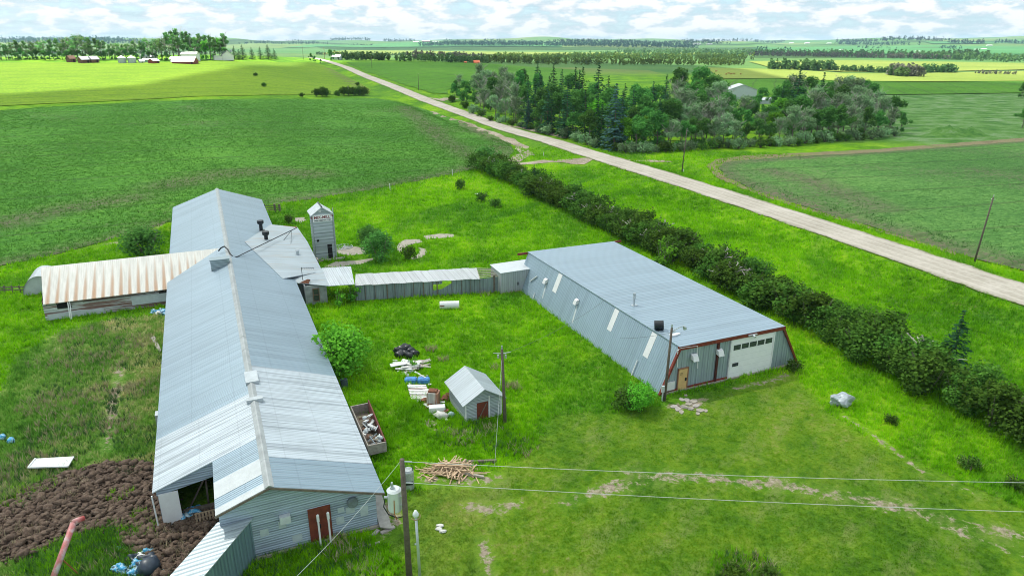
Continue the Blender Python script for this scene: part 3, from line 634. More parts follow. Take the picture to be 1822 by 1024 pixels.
# walls
m = MB()
gv = [-2.3, .67, 6.75]
m.hexa([(-2.3, 37.8, 0), (6.75, 37.8, 0), (6.75, 38.0, 0), (-2.3, 38.0, 0)], [(-2.3, 37.8, zr(-2.3) - .08), (6.75, 37.8, zr(6.75) - .08), (6.75, 38.0, zr(6.75) - .08), (-2.3, 38.0, zr(-2.3) - .08)])
m.poly([(-2.3, 37.799, zr(-2.3) - .08), (6.75, 37.799, zr(6.75) - .08), (.67, 37.799, RZ - .08)])
part(m, 'gable_wall', M['siding'], barn)
m = MB(); m.box(6.75, 6.95, 37.8, 132.8, 0, 2.9); part(m, 'side_wall', M['siding'], barn)
m = MB(); m.box(-5.95, -5.75, 43.5, 132.8, 0, 2.82); part(m, 'side_wall', M['siding'], barn)
m = MB(); m.box(-2.3, -2.12, 38.0, 43.4, 0, 4.05); part(m, 'side_wall', M['siding'], barn)
m = MB(); m.poly([(-5.9, 132.8, 0), (6.9, 132.8, 0), (6.9, 132.8, 2.9), (.67, 132.8, 5.1), (-5.9, 132.8, 2.8)]); part(m, 'gable_wall', M['siding'], barn)
m = MB(); m.poly([(-6.0, 43.42, 2.35), (-2.3, 43.42, 2.95), (-2.3, 43.42, 4.05), (-6.0, 43.42, 2.72)]); part(m, 'header_sheet', M['siding'], barn)
m = MB(); m.box(-5.9, -4.75, 43.3, 43.38, .1, 2.5); part(m, 'sliding_panel', M['white'], barn)['label'] = 'white sheet hanging at the open end'
m = MB(); m.bar((-6.2, 43.1, 0), (-6.25, 43.2, 2.6), .12, .08); part(m, 'door_post', M['white'], barn)
m = MB(); m.box(-5.7, 6.7, 55.0, 55.1, 0, 2.7); part(m, 'partition', M['wood'], barn); m = MB(); m.box(-4.7, -2.3, 43.9, 44.1, .0, .5); m.bar((-4.6, 44.4, 2.2), (-2.4, 44.6, 2.5), .1); m.bar((-4.4, 44.8, 0), (-3.0, 44.8, 2.4), .1); m.bar((-3.2, 44.9, 0), (-3.1, 44.9, 2.8), .12); part(m, 'interior_framing', M['wood'], barn)
m = MB(); m.box(2.68, 4.06, 37.72, 37.79, .12, 2.62); dr = part(m, 'door', M['rustdoor'], barn); m = MB(); m.box(3.3, 3.38, 37.66, 37.715, 1.1, 1.4); part(m, 'handle', M['black'], dr)
def gab(px, py): return hit(px, py, (0, 37.75, 0), (0, 1, 0))
p = gab(507, 921); m = MB(); m.box(p.x - .32, p.x + .32, 37.45, 37.79, p.z - .22, p.z + .28); part(m, 'meter_box', M['pale'], barn)
p = gab(627, 892); m = MB(); m.tube([(p.x, 37.6, p.z), (p.x, 37.79, p.z)], .36, 14); m.tube([(p.x, 37.55, p.z), (p.x, 37.62, p.z)], .28, 14); part(m, 'fan_cover', flat('grey_fan', (.17, .21, .23), .6, .1, .3, 5), barn)
m = MB(); 
for a in range(7): p = gab(380 + 0, 900); 
for x0, z0, w, h in [(4.35, .95, .5, .55), (5.0, 1.55, .55, .5), (5.9, 1.1, .5, .75), (4.5, 1.8, .4, .35), (-.2, 1.5, .5, .5), (.9, 1.75, .45, .5), (1.6, .5, .6, .5)]: m = MB(); m.box(x0, x0 + w, 37.775, 37.799, z0, z0 + h); part(m, 'wall_patch', patch_mat, barn)
m = MB(); m.box(-2.2, 7.0, 37.6, 37.78, 0, .16); part(m, 'footing', M['conc'], barn)
m = MB(); m.bar((-2.46, 37.28, zr(-2.46) - .1), (.67, 37.28, RZ - .1), .05, .14); m.bar((.67, 37.28, RZ - .1), (7.45, 37.28, zr(7.45) - .1), .05, .14); part(m, 'barge_board', M['wood'], barn)
m = MB(); m.box(-1.45, .65, 85.0, 86.1, 4.3, 5.75); m.box(-1.55, .75, 84.9, 86.2, 5.75, 5.82); part(m, 'cupola', metal_sheet('cupola_tin', (.33, .42, .46), 2, .3, .5, .3, .5, rib=.15), barn)
for v, u, h in [(5.9, 99, 1.25), (5.8, 106.4, 1.1)]:
    m = MB(); z = zr(v); m.tube([(v, u, z - .1), (v, u, z + h)], .26, 10); m.tube([(v, u, z + h), (v, u, z + h + .12), (v, u, z + h + .5)], [.42, .48, .48], 12); m.box(v - .5, v + .5, u - .5, u + .5, z - .12, z + .10); part(m, 'chimney', M['black'], barn)
# cross extension at the right side
m = MB(); m.slab([(6.2, 82.6, 3.27), (11.3, 85.4, 2.65), (11.3, 98, 3.25), (3.0, 97, 4.46)], .07); m.slab([(3.0, 97, 4.46), (11.3, 98, 3.25), (11.3, 109.6, 2.65), (7.6, 112.2, 2.82)], .07); part(m, 'extension_roof', M['roof_aged'], barn)
m = MB(); m.box(6.95, 11.1, 84.6, 84.75, 0, 2.55); m.box(11.0, 11.12, 84.75, 109.3, 0, 2.6); m.box(6.95, 11.12, 109.3, 109.42, 0, 2.55); part(m, 'extension_wall', M['siding'], barn)
m = MB(); m.slab([(8.9, 108.9, 2.76), (10.9, 107.5, 2.80), (11.25, 109.5, 2.70), (9.4, 110.9, 2.76)], .04); part(m, 'roof_patch', M['ironrust'], barn)
p = hit(530, 455, (0, 0, 3.05), (0, 0, 1)); m = MB(); m.tube([(p.x, p.y, 2.9), (p.x, p.y, 3.2)], .5, 12); m.tube([(p.x, p.y, 3.2), (p.x, p.y, 3.75)], .22, 10); m.tube([(p.x, p.y, 3.75), (p.x, p.y, 3.95)], [.33, .2], 10); part(m, 'roof_vent', M['galv'], barn)
# the rusty wing on the left, square to the barn
wing = thing('rusty_wing_shed', 'low side shed with a white roof streaked brown by rust and peeling siding', 'shed', -12, 93)
m = MB(); m.slab([(-19.25, 87.5, 2.15), (-6.35, 87.5, 2.15), (-6.35, 87.9, 2.33), (.55, 93.5, 4.86), (-19.9, 93.5, 4.86)], .07); m.slab([(-19.9, 93.5, 4.86), (.55, 93.5, 4.86), (-6.4, 99.6, 2.15), (-20.2, 99.6, 2.15)], .07); part(m, 'roof', M['roof_rust'], wing)
m = MB(); m.box(-19.3, -5.95, 88.0, 88.15, 0, 2.25); part(m, 'wall', M['wing_wall'], wing)
m = MB(); m.hexa([(-19.45, 88.0, 0), (-19.3, 88.0, 0), (-19.3, 99.2, 0), (-19.45, 99.2, 0)], [(-19.45, 88.0, 2.3), (-19.3, 88.0, 2.3), (-19.3, 99.2, 2.3), (-19.45, 99.2, 2.3)]); m.poly([(-19.46, 88, 2.3), (-19.46, 99.2, 2.3), (-19.46, 93.5, 4.75)]); m.box(-19.3, -6, 99.05, 99.2, 0, 2.2); part(m, 'wall', M['wing_wall'], wing)
for a in ((-18.1, -16.7, 1.25, 1.95), (-7.6, -6.3, 1.3, 2.0)): m = MB(); m.box(a[0], a[1], 87.93, 87.99, a[2], a[3]); part(m, 'opening', M['dark'], wing)
for a in ((-19.2, -13.6, .05, .72), (-10.6, -6.3, .55, 1.6)): m = MB(); m.box(a[0], a[1], 87.9, 87.96, a[2], a[3]); part(m, 'patch_sheet', M['pale'], wing)
m = MB(); m.bar((-16.9, 87.6, 2.05), (-16.9, 86.9, 0), .1); part(m, 'prop', M['white'], wing); m = MB(); m.bar((-16.7, 87.6, 2.05), (-16.75, 86.7, 0), .08); part(m, 'prop', M['white'], wing)
m = MB()
for z in (1.98, 1.75): m.bar((-15.5, 87.9, z), (-6.4, 87.9, z + .05), .06)
for v in np.arange(-19, -6, 1.1): m.bar((v, 87.55, 2.0), (v, 88, 2.03), .06, .1)
part(m, 'lath', M['wood'], wing)
# half-round tin hut end behind the wing
hut = thing('round_top_hut', 'small half-round tin hut half hidden behind the rusty wing shed', 'hut', -21.8, 103.5)
m = MB(); cv_, n = -21.6, 14; r_ = 1.9
arc = [(cv_ + r_ * math.cos(math.pi * k / n), r_ * 1.25 * math.sin(math.pi * k / n)) for k in range(n + 1)]
for (a, b), (c, d) in zip(arc[:-1], arc[1:]): m.poly([(a, 98.6, b), (c, 98.6, d), (c, 103.5, d), (a, 103.5, b)])
part(m, 'roof', M['galv'], hut); m = MB(); m.poly([(a, 98.75, b) for a, b in arc]); part(m, 'end_wall', M['pale'], hut)
# annex with the window, newer roof piece
ann = thing('annex', 'small grey annex with one window where the covered walk joins the barn', 'annex', 9.8, 82)
m = MB(); m.box(8.45, 11.0, 81.0, 81.12, 0, 2.45); m.box(10.9, 11.02, 81.12, 86, 0, 2.5); m.box(7.0, 8.45, 83.0, 83.1, 0, 2.6); m.box(8.43, 8.55, 81.12, 84.6, 0, 2.5); part(m, 'wall', flat('weathered_board_wall', (.33, .36, .37), .85, 0, .3, 2.5), ann)
m = MB(); m.slab([(6.6, 82.9, 2.70), (11.2, 79.8, 2.52), (11.4, 86.3, 2.78), (7.2, 86.0, 3.12)], .07); part(m, 'roof', M['roof_aged'], ann)
m = MB(); m.slab([(11.2, 79.78, 2.54), (14.1, 79.4, 2.46), (15.0, 86, 2.66), (11.4, 86.35, 2.80)], .06); o = part(m, 'roof_panel', metal_sheet('bright_sheet', (.50, .55, .59), 0, .5, .5, .2, .45, rib=.25), ann); o['label'] = 'brighter newer roof sheets'
def onann(px, py): return hit(px, py, (0, 80.95, 0), (0, 1, 0))
a, b = onann(557, 514.5), onann(568.5, 535.5)
m = MB(); z0, z1 = max(.5, b.z), a.z
for q in ((a.x - .08, a.x, z0, z1), (b.x, b.x + .08, z0, z1), (a.x - .08, b.x + .08, z1, z1 + .08), (a.x - .08, b.x + .08, z0 - .08, z0), (a.x, b.x, (z0 + z1) / 2 - .03, (z0 + z1) / 2 + .03)): m.box(q[0], q[1], 80.86, 80.99, q[2], q[3])
w = part(m, 'window', flat('brown_window_frame', (.20, .13, .09), .8), ann); m = MB(); m.box(a.x, b.x, 80.95, 80.985, z0, z1); part(m, 'pane', M['glass'], w)
m = MB(); m.poly([(8.0, 81.9, 2.68), (9.0, 81.2, 2.66), (9.0, 81.6, 3.15)]); m.poly([(9.0, 81.2, 2.66), (9.4, 82.4, 2.75), (9.0, 81.6, 3.15)]); part(m, 'roof_flap', M['ironrust'], ann)
m = MB(); p = hit(538.5, 497, (0, 0, 2.75), (0, 0, 1)); x, y = p.x, p.y; m.bar((x, y, 2.6), (x, y, 4.3), .06)
m.bar((x - .1, y, 4.2), (x + 1.5, y + .1, 4.0), .035)
for k in range(6): m.bar((x + .1 + k * .25, y - .4, 4.17 - k * .03), (x + .1 + k * .25, y + .4, 4.17 - k * .03), .025)
ant = part(m, 'antenna', M['black'], ann)
# covered walk to the shop
walk = thing('covered_walk', 'long narrow covered walk of grey sheets linking barn annex and big shop', 'walkway', 22, 79)
A, B = Vector((14.3, 80.3)), Vector((29.2, 76.6)); D_ = (B - A); Wd = Vector((.75, 3.1))
def wp_(t, w, z): q = A + D_ * t + Wd * w; return (q.x, q.y, z)
m = MB(); k = 15
for i in range(k):
    z = 2.12 + .03 * math.sin(i * 2.1)
    m.slab([wp_(i / k, -.06, z - .1 + .02 * (i % 2)), wp_((i + 1.04) / k, -.06, z - .1), wp_((i + 1.04) / k, 1.05, z + .22), wp_(i / k, 1.05, z + .22 + .02 * (i % 2))], .04)
part(m, 'roof', metal_sheet('walk_roof_sheet', (.48, .51, .53), 0, .85, .6, .15, .5, rib=.2, var=.12), walk)
def holes(t): return .52 < t < .58 or .60 < t < .63
m = MB(); k = 13
for i in range(k):
    t0, t1 = i / k, (i + 1) / k
    if i in (8,): m.poly([wp_(t0, 0, 0), wp_(t1, 0, 0), wp_(t1, 0, .9), wp_(t0, 0, .75)]); m.poly([wp_(t0, 0, 1.5), wp_(t1, 0, 1.55), wp_(t1, 0, 1.98), wp_(t0, 0, 1.98)]); continue
    if i in (9,): m.poly([wp_(t0, 0, 0), wp_(t1, 0, 0), wp_(t1, 0, 1.6), wp_(t0, 0, .9)]); continue
    m.poly([wp_(t0, 0, 0), wp_(t1, 0, 0), wp_(t1, 0, 1.98), wp_(t0, 0, 1.98)])
m.poly([wp_(0, .95, 0), wp_(.5, .95, 0), wp_(.5, .95, 2.2), wp_(0, .95, 2.2)])
part(m, 'side_wall', M['walk_wall'], walk)
for t in [0, .077, .154, .25, .31, .385, .46, .54, .615, .65, .77, .85, .92, 1.0]: m = MB(); a = wp_(t, -.02, 0); b = wp_(t, -.02, 2.0); m.bar(a, b, .12 if t in (.25, .54, .65) else .06); part(m, 'post', M['wood'], walk)
jm = flat('pale_joist', (.45, .42, .32), .8)
for w in np.linspace(0, 1, 6): m = MB(); m.bar(wp_(1.0, w, 2.1 + .2 * w), (31.6, 76.2 + 2.4 * w, 2.15 + .2 * w), .07, .1); part(m, 'joist', jm, walk)
m = MB(); m.bar(wp_(1.0, 0, 2.05), wp_(1.0, 1, 2.25), .07); part(m, 'joist', jm, walk)
m = MB(); a = wp_(1.0, 0, 0); m.poly([a, (31.5, 76.2, 0), (31.5, 76.2, 2.0), (a[0], a[1], 1.95)]); part(m, 'side_wall', M['walk_wall'], walk); m = MB(); m.box(30.9, 31.15, 76.2, 76.4, 0, 2.3); part(m, 'post', M['wood'], walk)
# vestibule
ves = thing('porch_box', 'pale grey box porch between the covered walk and the big shop', 'porch', 34, 77)
m = MB(); m.box(31.55, 35.4, 75.3, 78.7, 0, 2.75); m.hexa([(35.4, 75.3, 0), (35.6, 75.3, 0), (35.6, 78.7, 0), (35.4, 78.7, 0)], [(35.4, 75.3, 2.75), (36.5, 75.3, 2.75), (36.5, 78.7, 2.75), (35.4, 78.7, 2.75)])
part(m, 'wall', metal_sheet('porch_panel', (.42, .46, .48), 0, .9, .8, .15, .5, rib=.3, var=.07), ves)
m = MB(); m.slab([(31.45, 75.2, 2.80), (36.4, 75.2, 2.86), (36.5, 78.8, 2.95), (31.45, 78.8, 2.9)], .06); part(m, 'roof', flat('porch_roof', (.54, .59, .62), .5, .1, .08), ves)
m = MB(); p = hit(921.5, 504, (0, 75.3, 0), (0, 1, 0)); m.box(p.x - .07, p.x + .07, 75.25, 75.299, p.z - .2, p.z + .2); part(m, 'handle', M['black'], ves)
m = MB(); m.box(31.5, 36.4, 75.18, 75.28, 0, .12); part(m, 'sill', flat('weathered_sill', (.45, .33, .22), .8), ves)
# ---- the shop
shop = thing('steel_shop', 'big steel shop with flat ribbed roof, leaning side walls and red edge beams', 'workshop', 42, 61)
U0, U1 = 45.2, 77.1; ZL, ZR = 4.5, 4.42
bl, br_, tl, tr0, tr1 = 34.35, 50.65, 36.15, 48.25, 48.95
m = MB(); m.slab([(tl - .08, U0 - .1, ZL), (tr0 + .08, U0 - .1, ZR), (tr1 + .08, U1 + .1, ZR), (tl - .08, U1 + .1, ZL)], .1); part(m, 'roof', M['roof_shop'], shop)
m = MB(); m.hexa([(bl, U0, 0), (bl + .2, U0, 0), (bl + .2, U1, 0), (bl, U1, 0)], [(tl, U0, ZL - .1), (tl + .2, U0, ZL - .1), (tl + .2, U1, ZL - .1), (tl, U1, ZL - .1)]); part(m, 'side_wall', M['wall_shop'], shop)
m = MB(); m.hexa([(br_ - .2, U0, 0), (br_, U0, 0), (br_ + .6, U1, 0), (br_ + .4, U1, 0)], [(tr0 - .2, U0, ZR - .1), (tr0, U0, ZR - .1), (tr1, U1, ZR - .1), (tr1 - .2, U1, ZR - .1)]); part(m, 'side_wall', M['wall_shop'], shop)
m = MB(); m.poly([(bl + .1, U0 + .08, 0), (br_ - .1, U0 + .08, 0), (tr0 - .1, U0 + .08, ZR - .1), (tl + .1, U0 + .08, ZL - .1)]); part(m, 'front_wall', M['front_shop'], shop)
m = MB(); m.poly([(br_ + .5, U1 - .05, 0), (bl + .1, U1 - .05, 0), (tl + .1, U1 - .05, ZL - .1), (tr1 - .1, U1 - .05, ZR - .1)]); part(m, 'back_wall', M['front_shop'], shop)
m = MB(); m.bar((tl - .15, U0 - .02, ZL - .2), (tr0 + .15, U0 - .02, ZR - .2), .2, .34); part(m, 'fascia', M['red'], shop)
for a, b, z in ((bl, tl, ZL), (br_, tr0, ZR)): m = MB(); m.bar((a, U0 - .02, 0), (b, U0 - .02, z - .3), .24, .2); part(m, 'corner_beam', M['red'], shop)
m = MB(); m.box(40.42, 40.62, U0 - .08, U0 + .06, 0, 4.1); part(m, 'post', flat('dark_red_post', (.07, .012, .01), .7), shop)
for a, b in ((tl - 1.5, tl - .1), (tr1 + .1, tr1 + 1.2)): m = MB(); m.bar((a, U1 + .05, ZL - .18), (b, U1 + .05, ZL - .18), .15, .28); part(m, 'beam_end', M['red'], shop)
m = MB(); m.box(bl + .1, br_ - .1, U0 - .16, U0 + .05, 0, .13); part(m, 'footing', M['conc'], shop)
def fr(px, py): return hit(px, py, (0, U0, 0), (0, 1, 0))
m = MB(); m.box(42.1, 47.1, U0 - .02, U0 + .05, .12, 4.12); t = NT('sectional_door_white'); s = t.n('ShaderNodeSeparateXYZ'); t.l(t.obj(), s.inputs[0]); f = t.math('GREATER_THAN', t.math('FRACT', t.math('DIVIDE', s.outputs[2], .57)), .965); c = t.mix(t.math('MULTIPLY', f, .35), t.ramp(t.noise(t.obj(), 1.5, 4), [(.3, (.76, .79, .81)), (.7, (.83, .85, .87))]), (.3, .32, .34)); M['garage'] = t.set(c, .5)
gd = part(m, 'garage_door', M['garage'], shop)
z0, z1 = 2.95, 3.45
for k in range(5):
    x0 = 42.35 + k * .95; m = MB(); m.box(x0, x0 + .8, U0 - .05, U0 - .024, z0, z1); part(m, 'pane', M['glass'], gd)
m = MB(); m.box(42.4, 43.1, U0 - .05, U0 - .024, 1.25, 1.6); part(m, 'pane', M['glass'], gd)
m = MB(); m.box(41.95, 42.1, U0 - .07, U0 + .06, .1, 4.2); m.box(47.1, 47.25, U0 - .07, U0 + .06, .1, 4.2); m.box(41.95, 47.25, U0 - .07, U0 + .06, 4.12, 4.22); part(m, 'door_frame', M['white'], shop)
m = MB(); m.box(36.3, 37.25, U0 - .03, U0 + .05, .12, 2.15); d_ = part(m, 'door', M['tan'], shop); m = MB(); m.box(37.02, 37.16, U0 - .1, U0 - .035, .95, 1.25); part(m, 'handle', M['black'], d_)
m = MB(); m.box(36.2, 36.3, U0 - .06, U0 + .05, .12, 2.25); m.box(37.25, 37.36, U0 - .06, U0 + .05, .12, 2.25); m.box(36.2, 37.36, U0 - .06, U0 + .05, 2.15, 2.26); part(m, 'door_frame', flat('brown_frame', (.28, .14, .08), .8), shop)
m = MB(); m.box(36.45, 36.7, U0 - .045, U0 - .031, 1.62, 1.66); m.box(36.45, 36.7, U0 - .045, U0 - .031, 1.74, 1.78); part(m, 'sign', M['black'], d_)
m = MB(); m.box(35.05, 35.95, U0 - .03, U0 + .05, .12, 1.1); part(m, 'wall_patch', M['white'], shop)
m = MB(); m.box(37.4, 42, U0 - .03, U0 + .06, .13, .28); m.box(34.9, 36.2, U0 - .03, U0 + .06, .13, .28); part(m, 'base_trim', M['red'], shop)
def hood(c, dn, w=.6, root=shop, nm='vent_hood'):     # c point on wall, dn outward unit
    m = MB(); d = Vector(dn); s = Vector((0, 0, 1)).cross(d).normalized() * w / 2; up = Vector((0, 0, .24)); c = Vector(c)
    m.hexa([c - s - up, c + s - up, c + s - up + d * .5 - Vector((0, 0, .1)), c - s - up + d * .5 - Vector((0, 0, .1))][::1], [c - s + up, c + s + up, c + s * .9 + d * .3 + up * .5, c - s * .9 + d * .3 + up * .5]); return part(m, nm, M['white'], root)
for px, py in ((1234, 633), (1279, 624)): p = fr(px, py); hood((p.x, U0, p.z), (0, -1, 0))
m = MB(); P_ = [fr(*q) for q in ((1204, 652), (1205, 622), (1210, 618), (1240, 614), (1240, 654))]; m.tube([(q.x, U0 - .09, q.z) for q in P_], .045, 6); part(m, 'conduit', M['white'], shop)
p = fr(1336, 599); m = MB(); m.box(p.x - .5, p.x + .5, U0 - .3, U0 + .04, 4.24, 4.32); m.tube([(p.x, U0 - .3, 4.26), (p.x, U0 - .55, 4.18)], .11, 8); part(m, 'door_lamp', M['galv'], shop)
nw = Vector((-(ZL - .1), 0, (tl - bl))).normalized()
def lw(px, py): return hit(px, py, (bl, U0, 0), nw)
for q in ([(995, 483), (1001, 487.5), (990, 521.6), (983, 518)], [(1095.5, 546), (1102.5, 552), (1087.5, 590), (1080, 585)], [(1161, 588.5), (1170.5, 595), (1152, 637), (1144, 632)]):
    P_ = [lw(*a) for a in q]; u0 = (P_[0].y + P_[3].y) / 2; u1 = (P_[1].y + P_[2].y) / 2; z1 = min(4.3, (P_[0].z + P_[1].z) / 2); z0 = (P_[2].z + P_[3].z) / 2; ua, ub = max(u0, u1), min(u0, u1)
    f = lambda z: bl + (tl - bl) * z / (ZL - .1)
    m = MB(); m.hexa([(f(z0) - .03, ub, z0), (f(z0) + .02, ub, z0), (f(z0) + .02, ua, z0), (f(z0) - .03, ua, z0)], [(f(z1) - .03, ub, z1), (f(z1) + .02, ub, z1), (f(z1) + .02, ua, z1), (f(z1) - .03, ua, z1)]); part(m, 'skylight_strip', M['white'], shop)
for q in ((973, 498.5), (1028, 535)): p = lw(*q); hood((p.x, p.y, p.z), (-1, 0, 0), .6)
for a, b in (((972, 505), (965, 530)), ((1027, 543), (1018, 574))):
    a, b = lw(*a), lw(*b); m = MB(); m.hexa([(b.x - .012, b.y - .13, b.z), (b.x + .02, b.y - .13, b.z), (b.x + .02, b.y + .13, b.z), (b.x - .012, b.y + .13, b.z)], [(a.x - .012, a.y - .13, a.z), (a.x + .02, a.y - .13, a.z), (a.x + .02, a.y + .13, a.z), (a.x - .012, a.y + .13, a.z)]); part(m, 'wall_strip', M['pale'], shop)
for a, b, w in (((1136, 640), (1124, 670), .1), ((957, 491), (945, 500), .12), ((953, 521), (950, 530), .1)):
    a, b = lw(*a), lw(*b); m = MB(); m.tube([(a.x - .12, a.y, a.z), (b.x - .12, b.y, b.z)], w / 2 + .01, 6); part(m, 'wall_pipe', M['white'] if w > .1 or True else M['black'], shop)
rfh = lambda px, py: hit(px, py, (0, 0, 4.48), (0, 0, 1))
p = rfh(1128, 543); m = MB(); m.tube([(p.x, p.y, 4.4), (p.x, p.y, 5.25)], .1, 8); m.tube([(p.x, p.y, 5.25), (p.x, p.y, 5.32), (p.x, p.y, 5.6)], [.17, .17, .1], 8); m.tube([(p.x, p.y, 5.6), (p.x, p.y, 5.8)], .16, 8); m.box(p.x - .3, p.x + .3, p.y - .25, p.y + .25, 4.45, 4.54); part(m, 'chimney', M['galv'], shop)
p = rfh(1172, 586); m = MB(); d = Vector((.8, -.6, .12)).normalized(); c = Vector((p.x, p.y, 4.95)); m.tube([c - d * .42, c + d * .42], .44, 18, cap=False); m.tube([c - d * .41, c - d * .36], .42, 18); m.tube([c + d * .42, c + d * .36], [.46, .40], 18, cap=False); m.box(p.x - .3, p.x + .3, p.y - .3, p.y + .3, 4.45, 4.56); part(m, 'roof_fan', M['black'], shop)
p = rfh(1200, 597); m = MB(); m.box(p.x - .45, p.x + .3, p.y - .15, p.y + .25, 4.5, 4.62); m.box(p.x + .3, p.x + .7, p.y + .0, p.y + .3, 4.5, 4.58); part(m, 'roof_bracket', M['white'], shop)
# ---- little gabled shed
shed = thing('gabled_shed', 'little grey gabled shed with a rust-red doorway beside the leaning yard pole', 'shed', 18.3, 49.8)
x0, x1, y0, y1 = 16.72, 19.98, 47.75, 51.9; xr = 18.35; ez, rz_ = 1.95, 2.95
m = MB(); m.poly([(x0, y0, 0), (x1, y0, 0), (x1, y0, ez), (xr, y0, rz_ - .06), (x0, y0, ez)]); m.poly([(x1, y1, 0), (x0, y1, 0), (x0, y1, ez), (xr, y1, rz_ - .06), (x1, y1, ez)]); m.poly([(x0, y1, 0), (x0, y0, 0), (x0, y0, ez), (x0, y1, ez)]); m.poly([(x1, y0, 0), (x1, y1, 0), (x1, y1, ez), (x1, y0, ez)])
part(m, 'wall', metal_sheet('shed_siding', (.40, .46, .50), 2, .27, .5, .15, .6, rib=.135, var=.18), shed)
k = (rz_ - ez) / (xr - x0); m = MB(); a = .32
m.slab([(x0 - a, y0 - .35, ez - k * a), (xr, y0 - .35, rz_), (xr, y1 + .35, rz_), (x0 - a, y1 + .35, ez - k * a)], .06); m.slab([(xr, y0 - .35, rz_), (x1 + a, y0 - .35, ez - k * a), (x1 + a, y1 + .35, ez - k * a), (xr, y1 + .35, rz_)], .06); part(m, 'roof', metal_sheet('shed_roof', (.40, .46, .50), 1, .8, .8, .25, .45, rib=.27, var=.08), shed)
m = MB(); m.box(17.75, 18.75, y0 - .03, y0 + .02, .05, 1.6); d_ = part(m, 'door', M['rustdoor'], shed); m = MB(); m.bar((17.85, y0 - .08, .1), (18.6, y0 - .08, 1.5), .06); part(m, 'brace', M['wood'], d_)
m = MB(); m.box(18.8, 18.9, y0 - .06, y0 - .003, .05, 2.1); m.box(x0 - .02, x0 + .1, y0 - .02, y0 + .05, 0, ez); m.box(x1 - .1, x1 + .02, y0 - .02, y0 + .05, 0, ez); part(m, 'trim', M['white'], shed)
# ---- feed tower
tow = thing('feed_tower', 'tall narrow sheet-metal feed tower with a lettered white sign under its gable', 'feed tower', 13.8, 100.6)
x0, x1, y0, y1 = 12.45, 15.15, 99.1, 102.1; xr = 13.8; ez, rz_ = 6.9, 7.85
m = MB(); m.poly([(x0, y0, 0), (x1, y0, 0), (x1, y0, ez), (xr, y0, rz_ - .1), (x0, y0, ez)]); m.poly([(x1, y1, 0), (x0, y1, 0), (x0, y1, ez), (xr, y1, rz_ - .1), (x1, y1, ez)]); m.poly([(x0, y1, 0), (x0, y0, 0), (x0, y0, ez), (x0, y1, ez)]); m.poly([(x1, y0, 0), (x1, y1, 0), (x1, y1, ez), (x1, y0, ez)])
for k in range(1, 7): 
    z = ez - .28 - k * .97; m.box(x0 - .05, x1 + .05, y0 - .05, y0 - .002, z, z + .06)
part(m, 'wall', M['tower_tin'], tow)
m = MB(); k = (rz_ - ez) / (xr - x0); a = .28
m.slab([(x0 - a, y0 - .3, ez - k * a), (xr, y0 - .3, rz_), (xr, y1 + .3, rz_), (x0 - a, y1 + .3, ez - k * a)], .08); m.slab([(xr, y0 - .3, rz_), (x1 + a, y0 - .3, ez - k * a), (x1 + a, y1 + .3, ez - k * a), (xr, y1 + .3, rz_)], .08); part(m, 'roof', flat('tower_roof', (.50, .55, .58), .5, .2, .15), tow)
m = MB(); m.box(13.7, 13.9, y0 - .36, y1 + .1, rz_ + .0, rz_ + .1); part(m, 'ridge_cap', M['black'], tow)
m = MB(); m.box(x0 + .0, x1 + .02, y0 - .10, y0 - .055, 5.72, 6.72); sg = part(m, 'sign', flat('sign_board_white', (.85, .87, .86), .6, 0, .12, 3), tow)
def text(body, size, v, u, z, mat, parent, name='lettering', loc_off=(0, 0, 0)):
    cu_ = bpy.data.curves.new(name, 'FONT'); cu_.body = body; cu_.size = size; cu_.extrude = .004; cu_.align_x = 'CENTER'; cu_.offset = .012
    tmp = bpy.data.objects.new(name, cu_); COL.objects.link(tmp); bpy.context.view_layer.update(); me_ = bpy.data.meshes.new_from_object(tmp.evaluated_get(bpy.context.evaluated_depsgraph_get())); bpy.data.objects.remove(tmp)
    me_.materials.clear(); me_.materials.append(mat); o = bpy.data.objects.new(name, me_); COL.objects.link(o); o.parent = parent; o.location = (v, u, z); o.rotation_euler = (math.pi / 2, 0, 0); return o
text('\u2261 MIX-MILL\u2122', .56, 13.8, y0 - .112, 6.16, flat('sign_red', (.22, .03, .04), .7), sg)
text('FARM FEED FACTORY', .25, 13.82, y0 - .112, 5.82, flat('sign_dark', (.07, .08, .09), .7), sg)
m = MB(); m.box(13.35, 13.7, y0 - .06, y0 - .002, 7.1, 7.42); part(m, 'hatch', M['white'], tow)
m = MB(); m.box(14.15, 14.8, y0 - .05, y0 - .004, .1, 2.25); part(m, 'doorway', M['dark'], tow)
m = MB(); m.box(12.75, 13.05, y0 - .05, y0 - .004, 2.75, 3.1); part(m, 'window', M['dark'], tow)
m = MB(); m.tube([(15.35, 99.0, 0), (15.35, 99.0, 7.6)], .06, 6); m.tube([(15.45, 100.5, 0), (15.45, 100.5, 6.6)], .1, 6); part(m, 'down_pipe', M['galv'], tow)
m = MB(); m.box(12.25, 12.4, 99.2, 99.5, 0, 6.5)
for z in np.arange(.4, 6.6, .4): m.bar((12.2, 99.2, z), (12.2, 99.9, z), .05)
m.bar((12.2, 99.2, 0), (12.2, 99.2, 6.6), .06); m.bar((12.2, 99.9, 0), (12.2, 99.9, 6.6), .06); part(m, 'ladder', M['galv'], tow)
m = MB(); m.box(12.3, 16.6, 98.3, 99.0, 0, .14); m.box(12.3, 12.45, 97.2, 98.3, 0, .7); part(m, 'step', M['conc'], tow)
